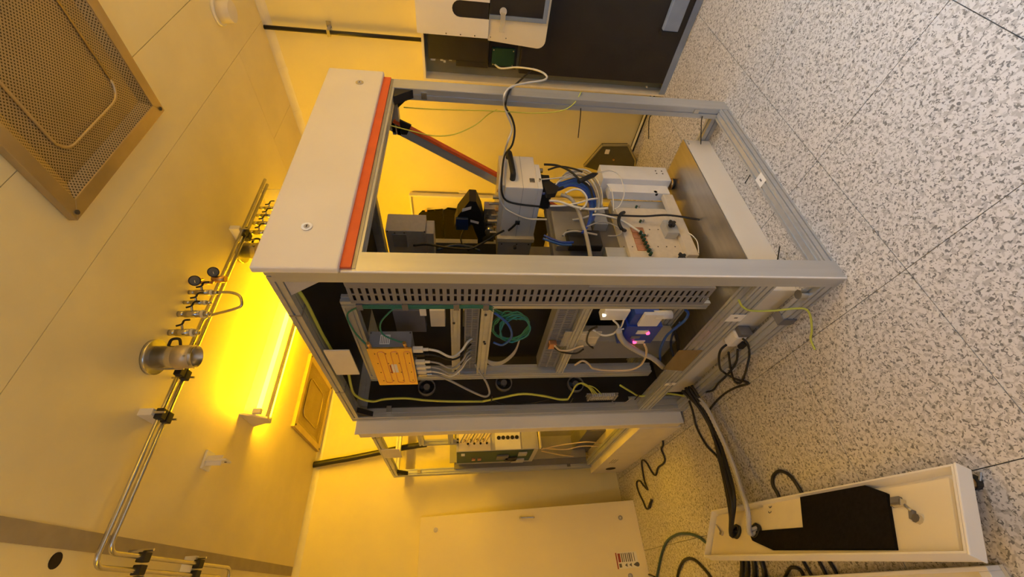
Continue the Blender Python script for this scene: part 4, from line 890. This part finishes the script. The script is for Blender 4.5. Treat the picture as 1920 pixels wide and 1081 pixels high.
# power plug cluster at the rail
pc = thing('plug_adapter', 'white mains adapter with black plugs lying against the bottom rail', 'adapter', tuple(P(1380, 640, z=.07)))
a = P(1378, 634, x=.07)
box(.045, a.y-.05, a.z-.035, .098, a.y+.05, a.z+.03).build('body', M['white'], pc, bevel=.010)
box(.046, a.y-.08, a.z-.045, .098, a.y-.051, a.z+.02).build('socket_block', M['grey_dark'], pc, bevel=.003)
MB().bx(.02, a.y-.02, a.z-.055, .0445, a.y+.03, a.z-.015).build('plug_body', M['black'], pc, bevel=.006)
fb = 'black mains leads by the bottom rail'
cable('mains_lead', 'black mains lead curling left from the white adapter', [P(1362, 646, x=.03), P(1352, 655, x=.01), P(1348, 670, x=-.01), P(1350, 690, x=-.02), P(1358, 698, z=.06), P(1370, 706, z=.03), P(1385, 712, z=.012), P(1404, 718, z=.007), P(1380, 726, z=.007), P(1358, 738, z=.007), P(1340, 755, z=.007), P(1325, 775, z=.007)], .006, M['rubber'], fb)
cable('mains_lead', 'black mains lead looping low from the white adapter', [P(1392, 634, x=.04), P(1402, 645, x=.01), P(1405, 665, x=-.01), P(1400, 690, z=.05), P(1392, 712, z=.012), P(1384, 718, z=.007), P(1376, 712, z=.02), P(1370, 690, z=.06), P(1366, 660, x=.01)], .006, M['rubber'], fb)
cable('mains_lead', 'black mains lead running from the adapter under the machine', [P(1383, 655, x=.02), P(1380, 680, x=-.01), P(1362, 704, z=.05), P(1347, 718, z=.02), P(1335, 732, z=.007), P(1310, 735, z=.007)], .006, M['rubber'], fb)
cable('mains_lead', 'black lead running along the floor beside the cable bundle', [P(1288, 740, x=.03), P(1298, 768, z=.03), P(1306, 800, z=.007), P(1325, 835, z=.007), P(1348, 860, z=.007), P(1362, 900, z=.02), P(1366, 940, z=.06)], .007, M['rubber'], fb)

# ------------------------------------------------------------------ equipment standing at the right wall
cab = thing('wall_equipment', 'tall black equipment cabinet with an open upper bay at the right wall', 'equipment', (2.13, -.5, 0))
FX = 2.03
box(FX+.10, -1.4, .0, WX-.006, .352, 1.768).build('rear_panel', M['olive'], cab)
box(FX, .353, .0, WX-.006, .366, 1.785).build('side_panel', M['cream'], cab)
box(FX, -1.4, 1.769, WX-.006, .3525, 1.785).build('top_panel', M['cream'], cab)
box(FX+.004, -1.4, .03, FX+.05, .275, 1.12).build('lower_door', M['black_panel'], cab, bevel=.003)
box(FX+.02, -.02, 1.34, FX+.099, .225, 1.745).build('cover_plate', M['black_panel'], cab)
box(FX+.02, .226, 1.34, FX+.099, .262, 1.56).build('cover_plate', M['black_panel'], cab)
box(FX+.05, .08, 1.14, FX+.099, .27, 1.335).build('cover_plate', M['black_panel'], cab)
pcb = box(FX+.03, .13, 1.16, FX+.0495, .245, 1.315).build('circuit_board', M['green_pcb'], cab, label='green circuit board')
for (yy, zz) in ((.14, 1.17), (.235, 1.17), (.14, 1.305), (.235, 1.305)): MB().cyl((FX+.0295, yy, zz), (FX+.024, yy, zz), .005, n=8).build('screw', M['steel'], pcb)
for (yy, zz, s) in ((.245, 1.72, .016), (.25, 1.66, .010), (.262, 1.64, .008), (.245, 1.60, .010)): MB().bx(FX+.07, yy-s, zz-s, FX+.0995, yy+s, zz+s).build('latch_piece', M['label'], cab)
box(FX-.002, -1.4, .0, FX+.003, .352, .045).build('kick_strip', M['glass_blue'], cab)
MB().cyl((FX+.003, .30, .16), (FX-.004, .30, .16), .008, n=10).build('bolt', M['steel'], cab)
hd2 = MB(); a = P(1250, 55, x=FX-.01)
box(FX-.035, -1.2, .10, FX+.003, -.085, .205).build('kick_drawer', M['glass_blue'], cab, bevel=.006)
box(FX-.038, -.0845, .095, FX+.003, -.06, .21).build('kick_drawer_end', M['black'], cab)
con = thing('control_console', 'white control console with a rounded slot and dark window on the equipment cabinet', 'console', (1.98, -.45, .96))
def yz(pts, x, ext): return MB().prism([(x, a_, b_) for a_, b_ in pts], (ext, 0, 0))
# upper white plate with the round-topped slot cut from its lower edge
sl = []
for i in range(9):
    a_ = math.pi*i/8; sl.append((-.124+.046*math.cos(a_), 1.535+.046*math.sin(a_)))
yz([(.030, 1.355), (.030, 1.80), (-.124, 1.80), (-.124, 1.581)] + [(p_, q_) for p_, q_ in reversed(sl[:5])][0:0] + [(sl[4][0], sl[4][1]), (sl[3][0], sl[3][1]), (sl[2][0], sl[2][1]), (sl[1][0], sl[1][1]), (sl[0][0], sl[0][1]), (-.078, 1.355)], 1.948, .006).build('front_plate', M['white'], con)
yz([(-.124, 1.80), (-.9, 1.80), (-.9, 1.355), (-.170, 1.355), (sl[8][0], sl[8][1]), (sl[7][0], sl[7][1]), (sl[6][0], sl[6][1]), (sl[5][0], sl[5][1]), (sl[4][0], sl[4][1])], 1.948, .006).build('front_plate', M['white'], con)
box(1.9545, -.9, 1.36, 2.029, .028, 1.795).build('slot_body', M['black_panel'], con)
pts = [(-.9, .98), (.02, .98)]
for i in range(6):
    a_ = -math.pi/2 + math.pi/2*i/5; pts.append((.02+.05*math.cos(a_), 1.03+.05*math.sin(a_)))
pts += [(.045, 1.354), (-.9, 1.354)]
yz(pts, 1.96, .069).build('lower_body', M['panel_cream'], con)
box(1.945, -.9, .995, 1.9599, -.085, 1.02).build('window_frame', M['glass_blue'], con); box(1.945, -.108, 1.0205, 1.9599, -.085, 1.354).build('window_frame', M['glass_blue'], con)
box(1.953, -.9, 1.0205, 1.9599, -.1085, 1.354).build('window', M['black_panel'], con)
MB().cyl((1.9529, -.13, 1.27), (1.945, -.13, 1.27), .022, n=18).build('latch_socket', M['grey'], con)
box(1.935, -.125, 1.255, 1.9449, -.02, 1.285).build('latch_tab', M['clear'], con)
for k in range(5): MB().cyl((1.9475, .018, 1.62-.09*k if k < 3 else 1.34-.1*(k-3)), (1.944, .018, 1.62-.09*k if k < 3 else 1.34-.1*(k-3)), .004, n=8).build('screw', M['steel'], con)
# black pipe on the right wall
pp = thing('wall_pipe', 'thin black vertical pipe on the right wall above the equipment', 'pipe', (2.2, .17, 1.786))
MB().cyl((2.2, .175, 1.7865), (2.2, .175, CZ-.001), .013, n=12).build('pipe', M['rubber'], pp, smooth=True)
MB().bx(2.18, .155, 2.40, WX-.0005, .195, 2.42).build('pipe_bracket', M['steel'], pp); MB().bx(WX-.004, .12, 2.395, WX-.0004, .16, 2.425).build('bracket_tab', M['steel'], pp)
# black hose at the left wall
cable('wall_hose', 'thick black hose slanting down the left wall to the rack cabinet', [P(586, 871, y=2.96), P(620, 865, y=2.955), P(660, 858, y=2.95), P(705, 849, y=2.94), P(760, 838, y=2.93), P(800, 832, y=2.92)], .026, M['rubber'], None, 12, 'hose')
# panels seen through the machine
fp_ = thing('foam_panel', 'cream cover panel with black foam sheets standing behind the machine', 'panel', (2.19, 2.2, 0))
box(2.19, 1.545, .0, 2.215, 2.90, 2.01).build('sheet', M['panel_cream'], fp_, bevel=.003)
box(2.17, 1.545, .0, 2.1899, 1.562, 2.01).build('rim', M['white'], fp_); box(2.17, 1.5625, 1.993, 2.1899, 2.90, 2.01).build('rim', M['white'], fp_)
MB().prism([(2.165, 1.80, 1.94), (2.165, 1.75, 1.90), (2.165, 1.72, 1.70), (2.165, 2.8, 1.70), (2.165, 2.8, 1.94)], (.0245, 0, 0)).build('foam', M['foam'], fp_)
MB().prism([(2.16, 1.74, 1.695), (2.16, 1.70, 1.65), (2.16, 1.80, .60), (2.16, 2.8, .60), (2.16, 2.8, 1.695)], (.0295, 0, 0)).build('foam', M['foam'], fp_)
MB().cyl((2.1645, 1.72, 1.86), (2.150, 1.72, 1.86), .012, n=10).build('latch', M['brass'], fp_)
c = P(869, 365, x=WX-.006); sw = thing('wall_socket', 'small cream double socket on the right wall', 'socket', (WX-.004, c.y, c.z-.04)); box(WX-.012, c.y-.045, c.z-.045, WX-.0005, c.y+.045, c.z+.045).build('plate', M['cream'], sw, bevel=.002); box(WX-.014, c.y-.03, c.z+.006, WX-.0122, c.y+.03, c.z+.036).build('socket_insert', M['trim'], sw); box(WX-.014, c.y-.03, c.z-.036, WX-.0122, c.y+.03, c.z-.006).build('socket_insert', M['trim'], sw)
ot = thing('olive_tray', 'dark olive cover tray standing on the floor behind the instrument', 'cover tray', (2.05, .95, 0))
pts = [P(u, v, x=2.03) for u, v in ((1095, 312), (1130, 272), (1178, 272), (1192, 300), (1188, 340))]
MB().prism(pts, (.03, 0, 0)).build('sheet', M['olive_dark'], ot)
for i in range(4): MB().tube([pts[i], pts[i+1]], .010, 6, 1).build('rim', M['olive'], ot)
c = P(1138, 284, x=2.028); box(2.022, c.y-.02, c.z-.02, 2.0295, c.y+.02, c.z+.015).build('tag', M['cream'], ot)
c = P(1150, 298, x=2.028); MB().cyl((2.0295, c.y, c.z), (2.015, c.y, c.z), .009, n=8).build('latch', M['brass'], ot)
for k in range(5):
    cable('skirting_cable', ('cable', 'cable', 'cable', 'cable', 'cable')[k] + ' lying along the right wall, ' + ('nearest the wall', 'second from the wall', 'third from the wall', 'fourth from the wall', 'farthest from the wall')[k], [(WX-.012-.014*k, .40, .007), (WX-.012-.013*k-.004, .7, .007), (WX-.013-.014*k, 1.0, .007), (WX-.012-.014*k, 1.45, .007)], .006, M['white_wire' if k in (1, 2, 3) else 'black'], 'cables lying along the right wall')
# ------------------------------------------------------------------ cables inside the front opening
cable('head_cable', 'white cable from the equipment cabinet over the frame post to the instrument', [P(928, 121, x=2.055), P(940, 128, x=2.0), P(970, 126, x=1.95), P(1005, 131, x=1.8), P(1024, 141, x=1.6), P(1020, 150, x=1.5), P(985, 156, x=1.4), P(958, 163, y=-.012), P(946, 178, y=-.012), P(946, 196, x=1.205), P(950, 212, x=1.2), P(960, 240, x=1.2), P(952, 265, x=1.15), P(945, 290, y=.36), P(938, 330, y=.36), P(936, 365, x=.94), P(945, 388, x=.935), P(965, 401, x=.93), P(990, 410, x=.93), P(1020, 411, x=.90), P(1060, 413, x=.86), P(1090, 409, x=.8), P(1115, 402, x=.78), P(1135, 404, x=.78), P(1165, 413, y=.45), P(1190, 428, y=.45), P(1205, 438, y=.465)], .006, M['white_wire'])
cable('head_cable', 'black cable from the equipment cabinet over the frame post to the instrument', [P(1000, 128, x=2.02), P(985, 142, x=1.75), P(965, 160, x=1.45), P(955, 170, y=-.014), P(948, 192, y=-.004), P(950, 205, x=1.2), P(960, 222, x=1.2), P(965, 245, x=1.18), P(960, 272, x=1.15), P(946, 292, y=.35), P(941, 330, y=.35), P(941, 360, x=.935), P(950, 376, x=.935), P(975, 383, x=.94), P(1013, 387, x=.94)], .006, M['rubber'])
cable('inner_cable', 'long black cable across the mounting plate down to the plinth', [P(1110, 400, y=.44), P(1140, 402, y=.44), P(1170, 404, y=.43), P(1210, 405, y=.42), P(1250, 403, y=.41), P(1290, 408, y=.40), P(1330, 416, y=.37), P(1362, 432, y=.33), P(1385, 455, y=.28), P(1400, 485, y=.24)], .006, M['rubber'])
random.seed(21)
bl = 'tangled cables beside the instrument head'
def tang(label, q, r, mt, y): cable('tangle_cable', label, [P(u, v, y=y + random.uniform(-.01, .01)) for u, v in q], r, M[mt], bl)
A0 = [(1020, 355), (1050, 348), (1075, 340), (1098, 345), (1110, 365), (1114, 390), (1108, 415), (1098, 428)]
for k in range(6): tang(('bright blue cable, innermost of the blue loops', 'bright blue cable second of the blue loops', 'bright blue cable third of the blue loops', 'bright blue cable fourth of the blue loops', 'bright blue cable fifth of the blue loops', 'bright blue cable, outermost of the blue loops')[k], [(u + (k-3)*2.2*(1 if u > 1060 else .3), v + (3-k)*2.6) for u, v in A0], .007, 'blue_wire' if k % 3 else 'blue_body', .43 + .008*k)
B0 = [(1040, 352), (1055, 335), (1075, 328), (1095, 330), (1112, 345), (1122, 370), (1122, 395)]
for k in range(5): tang(('white cable, innermost of the pale loops', 'white cable second of the pale loops', 'white cable third of the pale loops', 'white cable fourth of the pale loops', 'white cable, outermost of the pale loops')[k], [(u + (k-2)*3.0, v - k*3.6 + 4) for u, v in B0], .0055, 'white_wire' if k % 2 == 0 else 'grey_wire', .45 + .006*k)
tang('white cable crossing in front of the blue loops', [(1030, 376), (1050, 378), (1080, 388), (1110, 392), (1140, 390)], .007, 'white_wire', .40)
tang('white cable second in front of the blue loops', [(1032, 386), (1060, 385), (1085, 380), (1105, 374), (1120, 372)], .006, 'white_wire', .405)
tang('white loop hanging in front of the blue loops', [(1060, 362), (1075, 355), (1090, 357), (1100, 370), (1098, 384), (1088, 392)], .006, 'white_wire', .40)
tang('black cable arching from the head to the column', [(1020, 308), (1045, 310), (1068, 320), (1085, 335), (1105, 350), (1112, 372)], .007, 'rubber', .42)
tang('black cable second from the head to the column', [(1028, 318), (1050, 312), (1075, 316), (1092, 322)], .006, 'rubber', .425)
tang('white cable straight from the head to the tangle', [(1016, 336), (1040, 334), (1065, 330), (1095, 322)], .004, 'white_wire', .42)
tang('grey cable curving in front of the slide block', [(1052, 365), (1070, 372), (1084, 395), (1092, 420), (1100, 445), (1106, 475), (1110, 505)], .011, 'grey_wire', .43)
tang('thin white wire looping over the column', [(1118, 325), (1140, 318), (1158, 325), (1168, 345), (1170, 365), (1162, 385), (1152, 392)], .003, 'white_wire', .385)
tang('thin white wire second over the column', [(1138, 345), (1146, 355), (1150, 375), (1150, 395)], .003, 'white_wire', .385)
tang('thin grey wire looping by the grab handle', [(1100, 425), (1125, 416), (1148, 420), (1164, 432), (1160, 441), (1140, 442)], .004, 'grey_wire', .44)
tang('thin white wire along the lower edge of the mounting plate', [(1290, 436), (1300, 443), (1308, 455), (1310, 475)], .003, 'white_wire', .43)
tang('blue cable pair beside the motor housing, upper', [(1020, 441), (1035, 448), (1055, 454), (1075, 454)], .007, 'blue_body', .46)
tang('blue cable pair beside the motor housing, lower', [(1018, 447), (1035, 453), (1052, 458), (1072, 459)], .007, 'blue_wire', .462)
tang('grey cable arching over the motor housing', [(1055, 442), (1062, 435), (1080, 433), (1105, 437), (1120, 440)], .006, 'grey_wire', .45)
tang('black cable beside the beige junction box', [(775, 460), (800, 458), (840, 464), (880, 466), (905, 455), (930, 440), (945, 432)], .007, 'rubber', .75)
tang('blue-grey cable below the junction box', [(820, 468), (850, 460), (880, 462), (900, 470)], .008, 'navy', .80)
tang('black cable loop under the camera module', [(870, 430), (864, 445), (868, 460), (880, 470)], .005, 'rubber', .85)
# remote grip lying on the tangle
r = thing('cable_grip', 'black tapered cable grip lying on the tangled cables', 'cable grip', tuple(P(1100, 335, y=.40)))
MB().cyl(P(1085, 340, y=.385), P(1112, 328, y=.385), .014, .016, n=12).build('body', M['black'], r, smooth=True); MB().cyl(P(1112, 328, y=.385), P(1120, 325, y=.385), .016, .006, n=12).build('tip', M['black'], r, smooth=True)
r = thing('connector_hood', 'black angled connector hood under the white instrument head', 'connector', tuple(P(1030, 350, y=.43)))
MB().prism([P(u, v, y=.40) for u, v in ((1018, 345), (1030, 338), (1048, 350), (1042, 362), (1026, 364))], (0, .03, 0)).build('body', M['black'], r); MB().cyl(P(1045, 355, y=.415), P(1056, 351, y=.415), .008, n=10).build('strain_relief', M['black'], r)
# thin green earth wires on the right post
cable('earth_wire', 'thin green earth wire along the right post', [P(757, 201, x=1.20), P(800, 204, x=1.20), P(860, 206, x=1.20), P(930, 208, x=1.20), P(1000, 212, x=1.20), P(1050, 208, x=1.20), P(1075, 195, x=1.20), P(1090, 172, y=-.01)], .003, M['yellow_wire'])
cable('earth_wire', 'thin yellow-green earth wire sagging between fascia and right post', [P(724, 233, y=.06), P(770, 245, y=.10), P(810, 254, y=.10), P(850, 252, y=.08), P(890, 235, y=.07), P(915, 215, x=1.205), P(932, 205, x=1.205)], .003, M['yellow_wire'])
for k, (a, b, c) in enumerate((((1089, 203), (1088, 220), (1084, 258)), ((1221, 216), (1217, 225), (1216, 260)), ((1317, 218), (1315, 230), (1314, 270)))):
    cable('zip_tie', ('upper', 'middle', 'lower')[k] + ' black zip tie hanging from the right post', [P(*a, x=1.206), P(*b, x=1.203), P(*c, x=1.2)], .003, M['rubber'], 'zip ties hanging from the right post', 6, 'cable tie')
for k, q in enumerate((((1400, 320), (1405, 312), (1410, 322)), ((1412, 318), (1405, 330), (1397, 343)), ((1462, 462), (1460, 474), (1458, 486)))):
    cable('zip_tie', ('curled black zip tie on the bottom front rail', 'straight black zip tie by the bottom front rail', 'black zip tie at the corner of the plinth')[k], [P(u, v, y=.07 if k < 2 else .15) for u, v in q], .003, M['rubber'], None, 6, 'cable tie')
